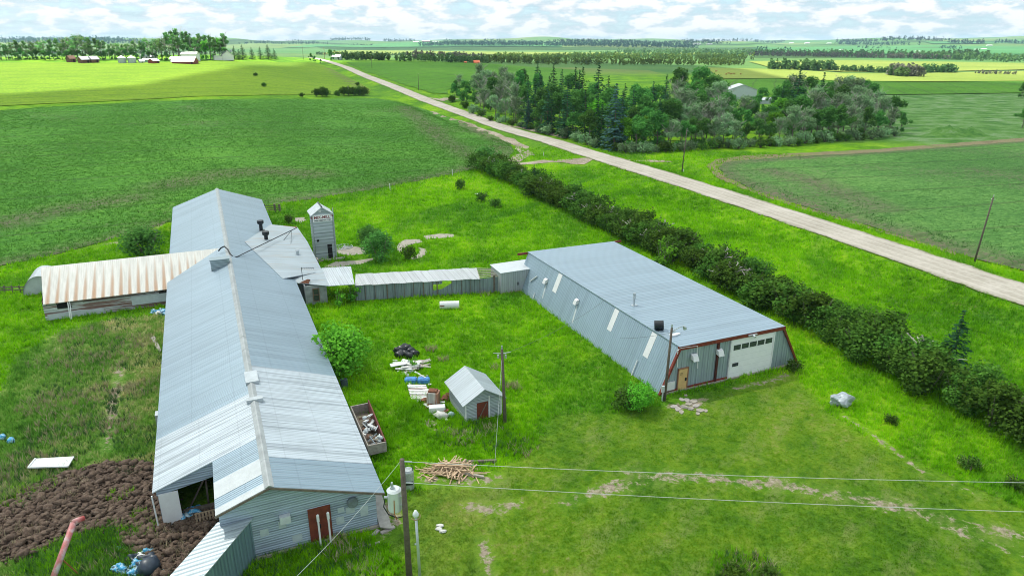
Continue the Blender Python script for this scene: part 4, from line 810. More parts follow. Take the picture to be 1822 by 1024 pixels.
# ---- slanting lean-to corridor off the gable
lean = thing('slant_corridor', 'narrow tin-roofed corridor slanting from the barn gable towards the lower left', 'corridor', -2, 36)
dA = Vector((-2.95, -3.75)); LA = 2.2
def lp(c, t, z): return (c[0] + dA.x * t, c[1] + dA.y * t, z)
Ac, Bc = (-.45, 37.75), (-2.42, 38.3)
m = MB(); m.slab([lp(Ac, 0, 3.05), lp(Bc, 0, 2.95), lp(Bc, LA, 2.1), lp(Ac, LA, 2.25)][::-1], .07); part(m, 'roof', metal_sheet('corridor_roof', (.40, .48, .52), 1, .62, .55, .25, .45, rib=.31), lean)
A2 = (-.62, 37.75); B2 = (-2.3, 38.1)
m = MB(); m.hexa([lp(A2, 0, 0), lp(A2, LA, 0), lp((A2[0] - .1, A2[1]), LA, 0), lp((A2[0] - .1, A2[1]), 0, 0)], [lp(A2, 0, 2.97), lp(A2, LA, 2.17), lp((A2[0] - .1, A2[1]), LA, 2.17), lp((A2[0] - .1, A2[1]), 0, 2.96)]); part(m, 'wall', metal_sheet('corridor_wall', (.15, .25, .28), 0, .35, .6, .2, .5, rib=.17, var=.12), lean)
m = MB(); m.hexa([lp(B2, 0, 0), lp(B2, LA, 0), lp((B2[0] + .1, B2[1]), LA, 0), lp((B2[0] + .1, B2[1]), 0, 0)], [lp(B2, 0, 2.88), lp(B2, LA, 2.03), lp((B2[0] + .1, B2[1]), LA, 2.03), lp((B2[0] + .1, B2[1]), 0, 2.88)]); part(m, 'wall', M['walk_wall'], lean)
# ================================================================ POLES, WIRES, YARD THINGS
def pole(px, py, h, label, r=.15, group=None, lean_=(0, 0), arm=True, mat=None, name='utility_pole', world=None):
    b = world or gp(px, py); e_ = empty(name, b); tag(e_, label, 'pole', group)
    m = MB(); m.tube([(0, 0, -.3), (lean_[0] * .5, lean_[1] * .5, h * .5), (lean_[0], lean_[1], h)], [r, r * .85, r * .7], 10); m.build('shaft', mat or M['polewood'], e_, smooth=True)
    if arm:
        m = MB(); z = h - .35
        for a in (0, math.pi / 2): m.tube([(lean_[0] + .1 * math.cos(a), lean_[1] + .1 * math.sin(a), z), (lean_[0] + .35 * math.cos(a), lean_[1] + .35 * math.sin(a), z)], .05, 6)
        m.tube([(lean_[0], lean_[1], h), (lean_[0], lean_[1], h + .3)], .06, 6); m.build('insulator', M['galv'], e_)
    return e_, b
gp_road = 'power poles along the gravel road'
pA, bA = pole(899, 755, 6.8, 'dark wooden pole standing at the corner of the little gabled shed', .15, lean_=(-.25, .2))
m = MB(); z = 6.4
for s in (-1, 1): m.bar((-.25, .2, z), (-.25 + s * .7, .2 + s * .1, z + .1), .05); m.tube([(-.25 + s * .3, .2, z - .4), (-.25 + s * .3, .2, z - .1)], .08, 6)
m.build('bracket', M['galv'], pA)
pB, bB = pole(1182, 712, 7.05, 'weathered pole with a lamp arm at the shop front corner', .14, lean_=(.1, -.1))
m = MB(); m.tube([(.1, -.1, 6.7), (.9, .3, 6.95), (1.2, .45, 6.95)], .04, 6); m.build('lamp_arm', M['galv'], pB); m = MB(); m.tube([(1.2, .45, 6.95), (1.35, .52, 6.85), (1.4, .55, 6.65)], [.06, .14, .18], 8); m.build('lamp', M['galv'], pB)
m = MB(); m.box(-.35, -.1, -.2, 0, .9, 1.5); m.tube([(-.22, -.1, 0), (-.22, -.1, .9)], .06, 6); m.build('meter_box', M['pale'], pB)
C0 = Vector((-6.15, 33.0, 0)); pC, _ = pole(0, 0, 8.05, 'thick grey power pole carrying a transformer at the near gable corner', .19, world=C0, arm=False)
m = MB(); cx_, cy_ = -.62, .3; k = 20
m.tube([(cx_, cy_, 4.45), (cx_, cy_, 4.52), (cx_, cy_, 5.75), (cx_, cy_, 5.8)], [.36, .40, .40, .43], k); m.tube([(cx_, cy_, 5.8), (cx_, cy_, 5.92)], [.43, .30], k); tk = m.build('transformer', flat('transformer_grey', (.62, .67, .68), .4, .1, .06), pC, smooth=False)
m = MB(); m.tube([(cx_ - .1, cy_, 5.9), (cx_ - .1, cy_, 6.3)], [.1, .06], 8); m.tube([(cx_ - .1, cy_, 5.96), (cx_ - .1, cy_, 6.02)], .14, 8); m.build('bushing', M['galv'], tk); m = MB(); m.tube([(cx_ - .38, cy_ - .15, 5.4), (cx_ - .56, cy_ - .2, 5.45)], .08, 6); m.build('bushing', M['galv'], tk)
m = MB(); m.tube([(cx_ - .5, cy_ - .2, 5.4), (cx_ - .62, cy_ - .2, 4.8), (cx_ - .4, cy_ - .1, 4.2), (cx_ + .1, cy_ - .1, 3.95), (-.15, 0, 4.2)], .035, 6); m.build('cable', M['black'], tk)
m = MB(); m.tube([(cx_ + .05, cy_ - .44, 5.4), (cx_ + .02, cy_ - .44, 4.5), (cx_ + .1, cy_ - .3, 4.0)], .028, 6); m.build('cable', flat('orange_cable', (.45, .16, .05), .6), tk)
m = MB(); m.box(-.45, 0, .1, .2, 4.8, 4.9); m.box(-.45, 0, .1, .2, 5.4, 5.5); m.build('bracket', M['galv'], pC)
m = MB(); m.tube([(0, -.02, 7.2), (-.1, .4, 6.9), (-.3, .9, 7.1)], .02, 5); m.build('jumper', M['galv'], pC)
for z in (7.9, 6.5): m = MB(); m.tube([(.1, 0, z), (.55, 0, z - .02)], .04, 6); m.build('insulator', M['galv'], pC)
pL = empty('lamp_post', (-5.35, 32.05, 0)); tag(pL, 'pale metal post with a round lamp beside the transformer pole', 'lamp post')
m = MB(); m.tube([(0, 0, 0), (-.05, .05, 4.9)], [.09, .075], 10); m.build('shaft', M['galv'], pL, smooth=True)
m = MB(); m.tube([(-.05, .05, 4.85), (-.05, .05, 5.0), (-.05, .02, 5.12), (-.05, 0, 5.35)], [.08, .18, .17, .06], 14); m.build('lamp', flat('lamp_glass', (.75, .80, .82), .2), pL, smooth=True)
m = MB(); m.tube([(-.05 + .25 * math.cos(a), .05 + .25 * math.sin(a) - .05, 4.95 + .05 * math.sin(a)) for a in np.linspace(-2.6, 1.4, 12)], .03, 6); m.build('ring', flat('brass_ring', (.30, .22, .12), .5, .5), pL)
m = MB(); m.tube([(-.09, 0, .6), (-.25, 0, .62)], .04, 6); m.tube([(-.05, .05, 3.0), (-.2, .0, 3.05)], .05, 6); m.build('clamp', M['galv'], pL)
pole(1213, 308, 10.6, 'tall bare pole on the verge right of the grove, near the second lane mouth', .15, gp_road, (.5, .4))
pole(1733, 468, 9.7, 'tall thin pole at the edge of the sparse right field, nearest the camera', .14, gp_road, (.9, .5))
pole(884.5, 192, 8.5, 'pale pole rising before the dark trees at the left end of the grove', .14, gp_road)
pole(745, 161, 9.0, 'lone pole on the hill field right of the road', .14, gp_road)
pole(662, 122, 9.0, 'small pole on the hill field below the far hedge', .14, gp_road)
pole(605, 107.5, 9.0, 'pole just right of where the road tops the hill', .14, gp_road)
pole(578, 106, 11.0, 'brown pole on the hilltop where the gravel road vanishes', .2, gp_road, mat=flat('brown_pole', (.30, .12, .06), .9))
pole(540, 106, 10.5, 'dark pole left of the hilltop bushes by the road', .14, gp_road)
pole(860, 108, 9, 'far pole standing by the orange-roofed house', .14, gp_road)
def wire(a, b, sag, label, r=.014, mat=None, n=16, name='wire'):
    a, b = Vector(a), Vector(b); m = MB(); m.tube([tuple(a.lerp(b, t) - Vector((0, 0, sag * 4 * t * (1 - t))) - a) for t in np.linspace(0, 1, n)], r, 5)
    o = m.build(name, mat or M['wire'], None, loc=a); tag(o, label, 'wire'); return o
M['wire'] = flat('bare_wire', (.55, .58, .56), .5, .2, .05); M['dwire'] = flat('dark_wire', (.10, .10, .10), .6, 0, .1)
wire(C0 + Vector((.5, 0, 7.88)), at(2500, 862, 7.6), .45, 'upper pale overhead wire running right from the transformer pole')
wire(C0 + Vector((.6, 0, 6.48)), at(2500, 925, 6.4), .4, 'lower pale overhead wire running right from the transformer pole')
wire(C0 + Vector((-.1, 0, 7.9)), at(480, 1070, 5.2), .3, 'service wire dropping from the transformer pole across the barn gable', .010)
wire(bA + Vector((-.5, .2, 6.2)), vu(36.2, 58, 4.5), .5, 'thin dark wire from the shed pole to the shop wall', .012, M['dwire'])
wire(bB + Vector((.1, -.1, 6.6)), vu(34.6, 52.5, 2.6) , .15, 'thin dark wire from the lamp pole down the leaning shop wall', .012, M['dwire'])
wire(bA + Vector((-.25, .2, 6.0)), at(880, 830, 0), .0, 'guy wire slanting from the shed pole to the grass', .012)
# feed pipe on the barn roof
fp = empty('feed_auger_tube', vu(*hit(528, 405, (0, 0, 4.0), (0, 0, 1)))); tag(fp, 'long thin dark tube slanting above the barn roof from ridge to feed tower side', 'auger tube')
q0 = vu(*hit(421, 457, (0, 0, 4.9), (0, 0, 1))) - fp.location; qh = vu(*hit(412, 460, (0, 0, 4.7), (0, 0, 1))) - fp.location
m = MB(); m.tube([q0, (0, 0, 0)], .06, 6); m.build('tube', M['black'], fp)
m = MB(); P_ = [vu(*hit(x, y, (0, 0, z), (0, 0, 1))) - fp.location for x, y, z in ((389, 446, 5.2), (393, 441, 5.6), (399, 438, 5.8), (405, 443, 5.6), (410, 452, 5.2), (416, 458, 4.9), (421, 457, 4.9))]; m.tube(P_, .09, 7); m.build('hose', M['black'], fp, smooth=True)
m = MB(); a = q0 * .1
for x, y in ((493, 442), (517, 445)): m = MB(); m.bar(a, vu(*hit(x, y, (0, 0, 3.3), (0, 0, 1))) - fp.location, .05); m.build('prop', M['black'], fp)
# ================================================================ TREES AND BUSHES
def ordn(n): return '%d%s' % (n, 'th' if 10 <= n % 100 <= 20 else {1: 'st', 2: 'nd', 3: 'rd'}.get(n % 10, 'th'))
ML = {}
ML['poplar'] = leafmat('poplar_leaves', (0.054, 0.163, 0.035), (0.149, 0.370, 0.076), .5, (0.266, 0.503, 0.149))
ML['grey'] = leafmat('greyish_leaves', (0.134, 0.250, 0.114), (0.326, 0.500, 0.250), .5, (0.576, 0.690, 0.424))
ML['bright'] = leafmat('bright_leaves', (0.082, 0.261, 0.024), (0.201, 0.520, 0.043), .6, (0.331, 0.661, 0.070))
ML['spruce'] = leafmat('spruce_needles', (0.019, 0.067, 0.029), (0.053, 0.145, 0.062), .9, (0.097, 0.218, 0.109))
ML['blue'] = leafmat('blue_spruce_needles', (0.032, 0.085, 0.069), (0.091, 0.191, 0.161), .9, (0.161, 0.282, 0.241))
ML['hedge'] = leafmat('hedge_leaves', (.042, .110, .018), (.115, .235, .034), .8, (.19, .32, .07))
ML['far'] = leafmat('far_leaves', (0.088, 0.221, 0.064), (0.221, 0.444, 0.119), .35, (0.385, 0.531, 0.208))
ML['bark'] = flat('bark', (.16, .14, .115), .9, 0, .3, 3)
ML['dead'] = flat('dead_wood', (.46, .43, .39), .9, 0, .2, 2)
def leaves(clumps, n, size, seed, flat_=.0, elong=1.0):
    """n leaf sprays spread through the clumps: (cx,cy,cz, rx,ry,rz)"""
    r = np.random.default_rng(seed); C = np.array(clumps, float); vol = (C[:, 3] * C[:, 4] * C[:, 5]) ** .75; k = r.choice(len(C), n, p=vol / vol.sum())
    d = r.normal(size=(n, 3)); d /= np.linalg.norm(d, axis=1)[:, None]; rad = r.random(n) ** .45
    rad = rad * (1 + .12 * np.sin(d[:, 0] * 5 + k) * np.cos(d[:, 1] * 6 + 2 * k)); c = C[k, :3] + d * rad[:, None] * C[k, 3:]
    nr = d * .8 + r.normal(size=(n, 3)) * .75 + np.array([0, 0, .95]); nr /= np.linalg.norm(nr, axis=1)[:, None]
    t = np.cross(nr, r.normal(size=(n, 3))); t /= np.linalg.norm(t, axis=1)[:, None]; b = np.cross(nr, t)
    s = size * r.uniform(.55, 1.25, n)[:, None]; a1 = t * s * .5 * elong; b1 = b * s * .5
    V = np.stack([c - a1 - b1 * .55, c + a1 * .3 - b1, c + a1 + b1 * .45, c - a1 * .25 + b1], 1).reshape(-1, 3)
    V[:, 2] = np.maximum(V[:, 2], .02); return V, np.arange(4 * n).reshape(-1, 4)
def proto(name, V, Q, lm, trunk_mb, label, cat='tree', bark=None, trunk='trunk', dead=None):
    e_ = empty(name, (0, 0, -500)); npmesh('crown', V, Q, lm, e_)
    if trunk_mb: trunk_mb.build(trunk, bark or ML['bark'], e_)
    if dead: dead.build('dead_branches', ML['dead'], e_)
    return e_
def copy_tree(o, loc, s=1.0, rz=0.0, label=None, cat='tree', group=None, name=None, sz=None):
    c = o.copy(); COL.objects.link(c); c.location = loc; c.rotation_euler = (0, 0, rz); c.scale = (s, s, sz or s)
    if name: c.name = name
    for k in list(c.keys()): del c[k]
    tag(c, label, cat, group)
    for ch in o.children: d = ch.copy(); COL.objects.link(d); d.parent = c
    return c
def limbs(m, h, seed, n=7, spread=.3, r0=.22, z0=.25, up=.6):
    rnd = random.Random(seed); b = [(0, 0, -.3)]; x = y = 0
    for k in range(1, 5): x += rnd.uniform(-.04, .04) * h * .5; y += rnd.uniform(-.04, .04) * h * .5; b.append((x, y, h * .22 * k))
    m.tube(b, [r0, r0 * .8, r0 * .6, r0 * .4, r0 * .2], 6); ends = []
    for k in range(n):
        t = z0 + (.85 - z0) * k / n; i = min(3, int(t * h / (h * .22))); p = Vector(b[i]).lerp(Vector(b[min(4, i + 1)]), .5); a = rnd.uniform(0, 6.28); L_ = h * spread * (1.15 - t) * rnd.uniform(.7, 1.2)
        q = p + Vector((math.cos(a) * L_, math.sin(a) * L_, L_ * up + rnd.uniform(0, .05) * h)); mid = p.lerp(q, .5) + Vector((0, 0, -.04 * h)); m.tube([p, mid, q], [r0 * .4, r0 * .28, r0 * .1], 5); ends.append(q)
    return ends, b
def deadwood(m, h, seed, n=26, w=.22):
    rnd = random.Random(seed)
    for k in range(n):
        a = rnd.uniform(0, 6.28); r_ = rnd.uniform(.02, w) * h; z = h * rnd.uniform(.35, .8); p = Vector((math.cos(a) * r_ * .3, math.sin(a) * r_ * .3, z)); q = p + Vector((math.cos(a) * r_, math.sin(a) * r_, h * rnd.uniform(.12, .3)))
        m.tube([p, p.lerp(q, .55) + Vector((rnd.uniform(-.3, .3), rnd.uniform(-.3, .3), 0)), q], [.085, .06, .03], 4, cap=False)
        for j in range(3):
            t = rnd.uniform(.3, .9); s_ = p.lerp(q, t); e2 = s_ + Vector((rnd.uniform(-1, 1), rnd.uniform(-1, 1), rnd.uniform(.3, 1.2))) * (h * .06); m.tube([s_, e2], [.05, .025], 3, cap=False)
def mk_leafy(name, h, seed, lm, n=1700, size=.5, w=.24, z0=.22, nl=8, dead=0, label=None, low=True, bark=None):
    m = MB(); ends, b = limbs(m, h, seed, nl, w * 1.35, h * .014 + .05); rnd = random.Random(seed + 7); cl = []
    for e_ in ends: r_ = h * w * rnd.uniform(.32, .52); cl.append((e_.x, e_.y, e_.z, r_, r_, r_ * rnd.uniform(.7, 1.1)))
    for k in range(3): r_ = h * w * rnd.uniform(.35, .5); cl.append((b[4][0] + rnd.uniform(-.4, .4), b[4][1] + rnd.uniform(-.4, .4), h * (.95 - .14 * k) - r_ * .5, r_, r_, r_ * 1.2))
    if low:
        for k in range(4): a = rnd.uniform(0, 6.28); r_ = h * w * rnd.uniform(.3, .45); cl.append((math.cos(a) * h * w * .6, math.sin(a) * h * w * .6, h * z0 * rnd.uniform(.5, 1.1), r_, r_, r_ * .9))
    V, Q = leaves(cl, n, size, seed); dm = None
    if dead: dm = MB(); deadwood(dm, h, seed + 3, dead, w)
    return proto(name, V, Q, lm, m, None, dead=dm, bark=bark)
def mk_spruce(name, h, seed, lm, w=.2, size=.7, arms=13, n_wh=24):
    r = np.random.default_rng(seed); m = MB(); m.tube([(0, 0, -.3), (0, 0, h * .97)], [h * .014, .03], 6); P, D = [], []
    for k in range(n_wh):
        t = (k + .5) / n_wh; z = h * (.03 + .95 * t); R_ = h * w * (1 - t) ** .85 * (1 + .16 * math.sin(k * 2.3 + seed)) + .12
        for a in range(max(5, int(arms * (1 - t * .6)))):
            an = r.uniform(0, 6.28); Lr = R_ * r.uniform(.72, 1.12)
            for q in np.arange(.25, 1.01, max(.16, .42 / max(Lr, .4))):
                P.append((math.cos(an) * Lr * q, math.sin(an) * Lr * q, z - Lr * q * .32 + .25 * Lr * q * q + r.uniform(-.1, .1))); D.append((math.cos(an), math.sin(an), -.25))
    P = np.array(P); D = np.array(D); n = len(P); P += r.normal(0, .07, P.shape); s = size * r.uniform(.6, 1.2, n)[:, None]
    side = np.cross(D, [0, 0, 1.0]); side /= np.linalg.norm(side, axis=1)[:, None]; side += r.normal(0, .35, side.shape)
    V = np.stack([P - D * s * .5, P + side * s * .42 - np.array([0, 0, .12]) * s, P + D * s * .55 - np.array([0, 0, .22]) * s, P - side * s * .42 - np.array([0, 0, .12]) * s], 1).reshape(-1, 3)
    V[:, 2] = np.maximum(V[:, 2], .03)
    return proto(name, V, np.arange(4 * n).reshape(-1, 4), lm, m, None)
def mk_bush(name, w, h, seed, lm, n=1500, size=.24, dead=0, nc=9):
    rnd = random.Random(seed); cl = []
    for k in range(nc): a = rnd.uniform(0, 6.28); q = rnd.uniform(.1, .62) * w / 2; r_ = w * rnd.uniform(.16, .27); cl.append((math.cos(a) * q, math.sin(a) * q, h * rnd.uniform(.25, .74), r_, r_, min(r_ * .95, h * .32)))
    for k in range(int(nc * 1.3)): a = rnd.uniform(0, 6.28); q = rnd.uniform(.0, .8) * w / 2; r_ = w * rnd.uniform(.05, .09); cl.append((math.cos(a) * q, math.sin(a) * q, h * rnd.uniform(.6, .98) * (1 - .35 * (2 * q / w) ** 2), r_, r_, h * rnd.uniform(.10, .2)))
    V, Q = leaves(cl, n, size, seed); m = MB()
    for k in range(8): a = rnd.uniform(0, 6.28); m.tube([(0, 0, -.1), (math.cos(a) * w * .16, math.sin(a) * w * .16, h * .4), (math.cos(a) * w * .3, math.sin(a) * w * .3, h * rnd.uniform(.7, .95))], [.05, .035, .012], 4, cap=False)
    dm = None
    if dead: dm = MB(); deadwood(dm, h, seed + 5, dead, .4 * w / h)
    return proto(name, V, Q, lm, m, None, trunk='stems', dead=dm)
PR = {
 'pop': [mk_leafy('poplar_tree', 13, s, ML['poplar'], 3000, .55, .30) for s in (1, 2, 3)],
 'grey': [mk_leafy('poplar_tree', 13.5, s, ML['grey'], 2200, .5, .28, dead=40) for s in (11, 12, 13)],
 'bright': [mk_leafy('leafy_tree', 10, s, ML['bright'], 3000, .46, .34) for s in (21, 22)],
 'spr': [mk_spruce('spruce_tree', 17, s, ML['spruce'], .235) for s in (31, 32)],
 'blue': [mk_spruce('spruce_tree', 18, 41, ML['blue'], .28, .75, 16, 26)],
 'tall': [mk_leafy('tall_poplar', 18, s, ML['far'], 900, .75, .15, .35, 9, 12, low=False) for s in (51, 52, 53)],
 'sparse': [mk_leafy('sparse_tree', 13, s, ML['far'], 420, .6, .22, .3, 8, 22, low=False) for s in (61, 62)],
 'round': [mk_leafy('leafy_tree', 10, 71, ML['bright'], 1500, .7, .42, .2, 10)],
 'hedge': [mk_bush('hedge_bush', 5.6, 3.7, s, ML['hedge'], 2600, .26, d, 12) for s, d in ((81, 0), (82, 0), (83, 7), (84, 0))],
 'bush': [mk_bush('bush', 5.4, 4.2, 91, ML['bright'], 3800, .22, 0, 13), mk_bush('bush', 5.4, 4.0, 92, ML['poplar'], 3200, .25, 0, 12)],
 'small': [mk_bush('bush', 2.6, 1.9, 95, ML['hedge'], 700, .2), mk_bush('bush', 3.0, 1.8, 96, ML['grey'], 800, .2)],
 'sap': [mk_bush('sapling', 2.2, 2.3, 97, ML['bright'], 420, .24, 0, 6)],
}
used = {}
rn = random.Random(77)
def grow(kind, px, py, h, label, cat, group=None, base_h=None, name=None, i=None, w=1.0, world=None):
    L_ = PR[kind]; pr_ = L_[i if i is not None else rn.randrange(len(L_))]
    b = world or gp(px, py); H0 = {'pop': 13, 'grey': 13.5, 'bright': 10, 'spr': 17, 'blue': 18, 'tall': 18, 'sparse': 13, 'round': 10, 'hedge': 3.6, 'bush': 4.1, 'small': 1.9, 'sap': 2.3}[kind]; s = h / H0
    return copy_tree(pr_, b, s * w, rn.uniform(0, 6.28), label, cat, group, name or pr_.name.split('.')[0], s)
# the grove by the road
FE = [(795, 172), (812, 188), (840, 201), (880, 216), (930, 228), (975, 239), (1010, 246), (1060, 262), (1110, 270), (1170, 271), (1260, 265), (1330, 262), (1420, 257), (1500, 250), (1560, 246), (1612, 240)]
fy = lambda x: float(np.interp(x, [p[0] for p in FE], [p[1] for p in FE]))
gg = 'trees of the roadside grove'
DES = {'pop': 'dark leafy poplar', 'grey': 'grey half-dead poplar', 'bright': 'light leafy tree', 'spr': 'dark green spruce', 'blue': 'blue-grey spruce'}
def kindat(x, row):
    q = rn.random()
    if x < 850: return 'pop' if q < .75 else 'grey'
    if x < 930: return 'grey' if q < .55 else 'pop'
    if x < 1080: return 'spr' if q < .55 else 'pop'
    if x < 1190: return ('bright' if q < .6 else 'pop') if row == 0 else ('spr' if q < .5 else 'pop')
    if x < 1330: return 'grey' if q < .72 else 'pop'
    if x < 1400: return 'pop' if q < .4 else 'bright' if q < .55 else 'grey'
    return 'grey' if q < .5 else 'pop'
items = []
for row, (dy, hmul, step) in enumerate([(4, .80, 21), (17, .98, 22), (31, 1.05, 24), (47, 1.1, 27), (62, 1.12, 34)]):
    x = 800 + rn.uniform(0, 10) + row * 6
    while x < 1606 - row * 14:
        y = fy(x) - dy + rn.uniform(-2, 2)
        if y > 158 and not (1290 < x < 1390 and row == 3) and not (1290 < x < 1345 and row == 4):
            k = kindat(x, row); h = {'pop': 12.5, 'grey': 13.0, 'bright': 9.5, 'spr': 16.0}[k] * hmul * rn.uniform(.82, 1.12)
            if 795 < x < 850: h *= .75
            if 1290 < x < 1390: h *= .78
            if x > 1540: h *= .85
            items.append((row, x, y, k, h))
        x += step * rn.uniform(.8, 1.2)
rows = ['front', 'second', 'third', 'fourth', 'back']
for row in range(5):
    L_ = sorted([i for i in items if i[0] == row], key=lambda i: i[1])
    for n, (_, x, y, k, h) in enumerate(L_): grow(k, x, y, h, f'{DES[k]} in the {rows[row]} row of the roadside grove, {ordn(n + 1)} from its left end', 'tree', gg)
for x, y, h, k, lb in [(1092, 272, 19.5, 'blue', 'largest blue-grey spruce at the front of the grove beside the gravel road'), (1008, 247, 19, 'spr', 'tall dark spruce at the grove edge, right end of the turnout'), (974, 236, 17.5, 'spr', 'dark spruce just left of the tallest pair at the turnout'), (940, 230, 11, 'blue', 'low bluish spruce touching the turnout'), (1062, 214, 23, 'spr', 'high dark spruce rising deep inside the grove'), (1035, 212, 21, 'spr', 'dark spruce beside the highest one inside the grove'), (1022, 200, 20, 'spr', 'slim spruce behind the twin spruces inside the grove'),
                      (960, 208, 19, 'spr', 'spruce top showing above the grove left of centre'), (1412, 222, 21.5, 'spr', 'tall ragged spruce standing above the right half of the grove'), (1455, 214, 19, 'spr', 'narrow spruce to the right of the ragged tall one'), (1385, 225, 15, 'spr', 'small dark spruce left of the ragged tall one'), (1235, 200, 19, 'pop', 'broad dark poplar rising behind the middle of the grove'), (1212, 195, 18, 'pop', 'dark poplar beside the broad one behind the grove'), (1262, 205, 17, 'pop', 'dark poplar left of the white-roofed hall'),
                      (1145, 262, 9, 'bright', 'bright green rounded tree right of the largest blue spruce'), (1060, 238, 11, 'bright', 'yellow-green tree left of the blue spruce')]:
    grow(k, x, y, h, lb, 'tree', gg, world=march(x, min(y, fy(x) - 2) if h > 12 else y, T))
for n, x in enumerate(np.arange(806, 1600, 17)):   # undergrowth along the front
    grow('small', x + rn.uniform(-4, 4), fy(x) + rn.uniform(-1, 2), rn.uniform(2.2, 4.0), f'undergrowth bush at the foot of the grove, {ordn(n + 1)} from its left end', 'bush', 'undergrowth bushes along the grove', w=1.1)
# the long hedge
HP = [gp(*p) for p in [(858, 302), (930, 335), (1000, 372), (1080, 410), (1200, 466), (1300, 517), (1400, 566), (1500, 618), (1600, 672), (1700, 728), (1822, 792), (1930, 850), (2080, 935), (2220, 1010)]]
pts = []
for a, b in zip(HP[:-1], HP[1:]):
    k = max(1, round((b - a).length / 2.5))
    for j in range(k): pts.append(a.lerp(b, j / k))
n0 = n1 = 0
for i, p in enumerate(pts):
    d = (pts[min(i + 1, len(pts) - 1)] - pts[max(i - 1, 0)]).normalized(); s = Vector((-d.y, d.x, 0)) if d.y < 0 else Vector((d.y, -d.x, 0))
    if s.x < 0: s = -s
    n0 += 1; q = p + s * rn.uniform(-.3, .9); grow('hedge', 0, 0, rn.uniform(2.6, 4.2) * (1.3 if i < 4 else 1), f'dark bush on the yard side of the long hedge, {ordn(n0)} from its far end', 'bush', 'bushes of the long hedge', w=rn.uniform(.95, 1.35), world=Vector((q.x, q.y, tz(q.x, q.y))))
    if i % 2 == 0: n1 += 1; q = p + s * rn.uniform(2.2, 3.2); grow('hedge', 0, 0, rn.uniform(2.9, 4.6), f'dark bush on the road side of the long hedge, {ordn(n1)} from its far end', 'bush', 'bushes of the long hedge', w=rn.uniform(.95, 1.35), world=Vector((q.x, q.y, tz(q.x, q.y))))
grow('bush', 868, 299, 5.4, 'broad dark bush ending the long hedge at its far end', 'bush', i=1, w=1.15)
grow('spr', 1690, 662, 6.6, 'dark spruce sticking out above the near part of the hedge', 'tree', w=1.25); grow('spr', 950, 338, 5.6, 'small spruce peeking above the far part of the hedge', 'tree', w=1.3)
grow('sap', 1180, 478, 4.2, 'bright green sapling growing in the hedge behind the shop', 'sapling', name='sapling')
for x, y, h, k, i, w, lb in [(608, 660, 4.9, 'bush', 0, 1.15, 'big round light green bush against the barn eave'), (677, 464, 4.3, 'bush', 1, .95, 'dark round bush on the concrete beside the feed tower'), (656, 440, 3.6, 'bush', 1, .95, 'dark bush behind the round one near the feed tower'), (727, 462, 2.6, 'small', 0, .75, 'small dark bush inside the old concrete ring'), (262, 458, 4.6, 'bush', 1, 1.15, 'broad bush between rusty wing roof and far barn'),
                       (1138, 728, 2.6, 'bush', 0, .95, 'low bright bush at the near left corner of the shop'), (1118, 727, 2.4, 'small', 0, 1.0, 'darker bush left of the bright one at the shop corner'), (820, 337, 2.7, 'small', 0, .9, 'lone dark bush in the meadow left of the hedge'), (858, 358, 2.2, 'small', 0, 1.0, 'left one of two low bushes in the meadow'), (881, 368, 2.0, 'small', 0, 1.1, 'right one of two low bushes in the meadow'), (515, 398, 2.0, 'small', 0, .7, 'tiny dark bush between barn and feed tower'),
                       (1412, 662, 1.6, 'small', 0, .8, 'weedy bush at the near right corner of the shop'), (1722, 832, 1.2, 'small', 0, 1.1, 'small bush in the grass edge near the hedge'), (1585, 752, .9, 'small', 0, 1.2, 'low bush right of the silver bundle'), (1806, 868, 1.0, 'small', 0, 1.3, 'low bush at the right edge of the yard'), (1818, 175, 9, 'pop', 0, 1.0, 'dark round tree at the right edge by the pasture'), (1818, 228, 7.5, 'pop', 1, 1.1, 'dark bushy tree at the right edge above the sparse field'),
                       (1300, 1030, 1.0, 'small', 0, 1.6, 'weedy bush at the lower edge of the yard'), (1370, 1034, .9, 'small', 0, 1.6, 'dark weedy bush at the lower edge of the yard'), (735, 655, 1.3, 'sap', 0, .8, 'green weed growing out of the white board heap'), (605, 545, 2.0, 'sap', 0, .9, 'left sapling in front of the covered walk'), (630, 535, 2.3, 'sap', 0, 1.0, 'right sapling in front of the covered walk')]:
    grow(k, x, y, h, lb, 'tree' if k == 'pop' else 'sapling' if k == 'sap' else 'bush', i=i, w=w)
for n, (x, y, h) in enumerate([(538, 173.5, 2), (563, 172, 3.4), (573, 172, 4.2), (581, 171.5, 3.6), (600, 171, 2.5), (612, 170.5, 4.0), (620, 170, 4.4), (629, 170, 3.6), (638, 170, 4.4), (648, 170, 4), (470, 155, 2), (455, 136, 2)]): grow('hedge', x, y, h, f'dark bush on the line between the two left fields, {ordn(n + 1)} counting from the left' if n < 10 else ('lower of two small bushes alone in the bright field' if n == 10 else 'higher of two small bushes alone in the bright field'), 'bush', 'bushes between the left fields')
for n, (x, y, h, k) in enumerate([(553, 108, 6, 'pop'), (560, 110, 5, 'pop'), (571, 113, 3.5, 'pop'), (590, 107, 9, 'pop')]): grow(k, x, y, h, f'dark bushy tree at the hilltop beside the road, {ordn(n + 1)} from the left', 'tree', 'hilltop trees')
grow('small', 636, 153, 2.5, 'tiny bush in the ditch left of the gravel road', 'bush')
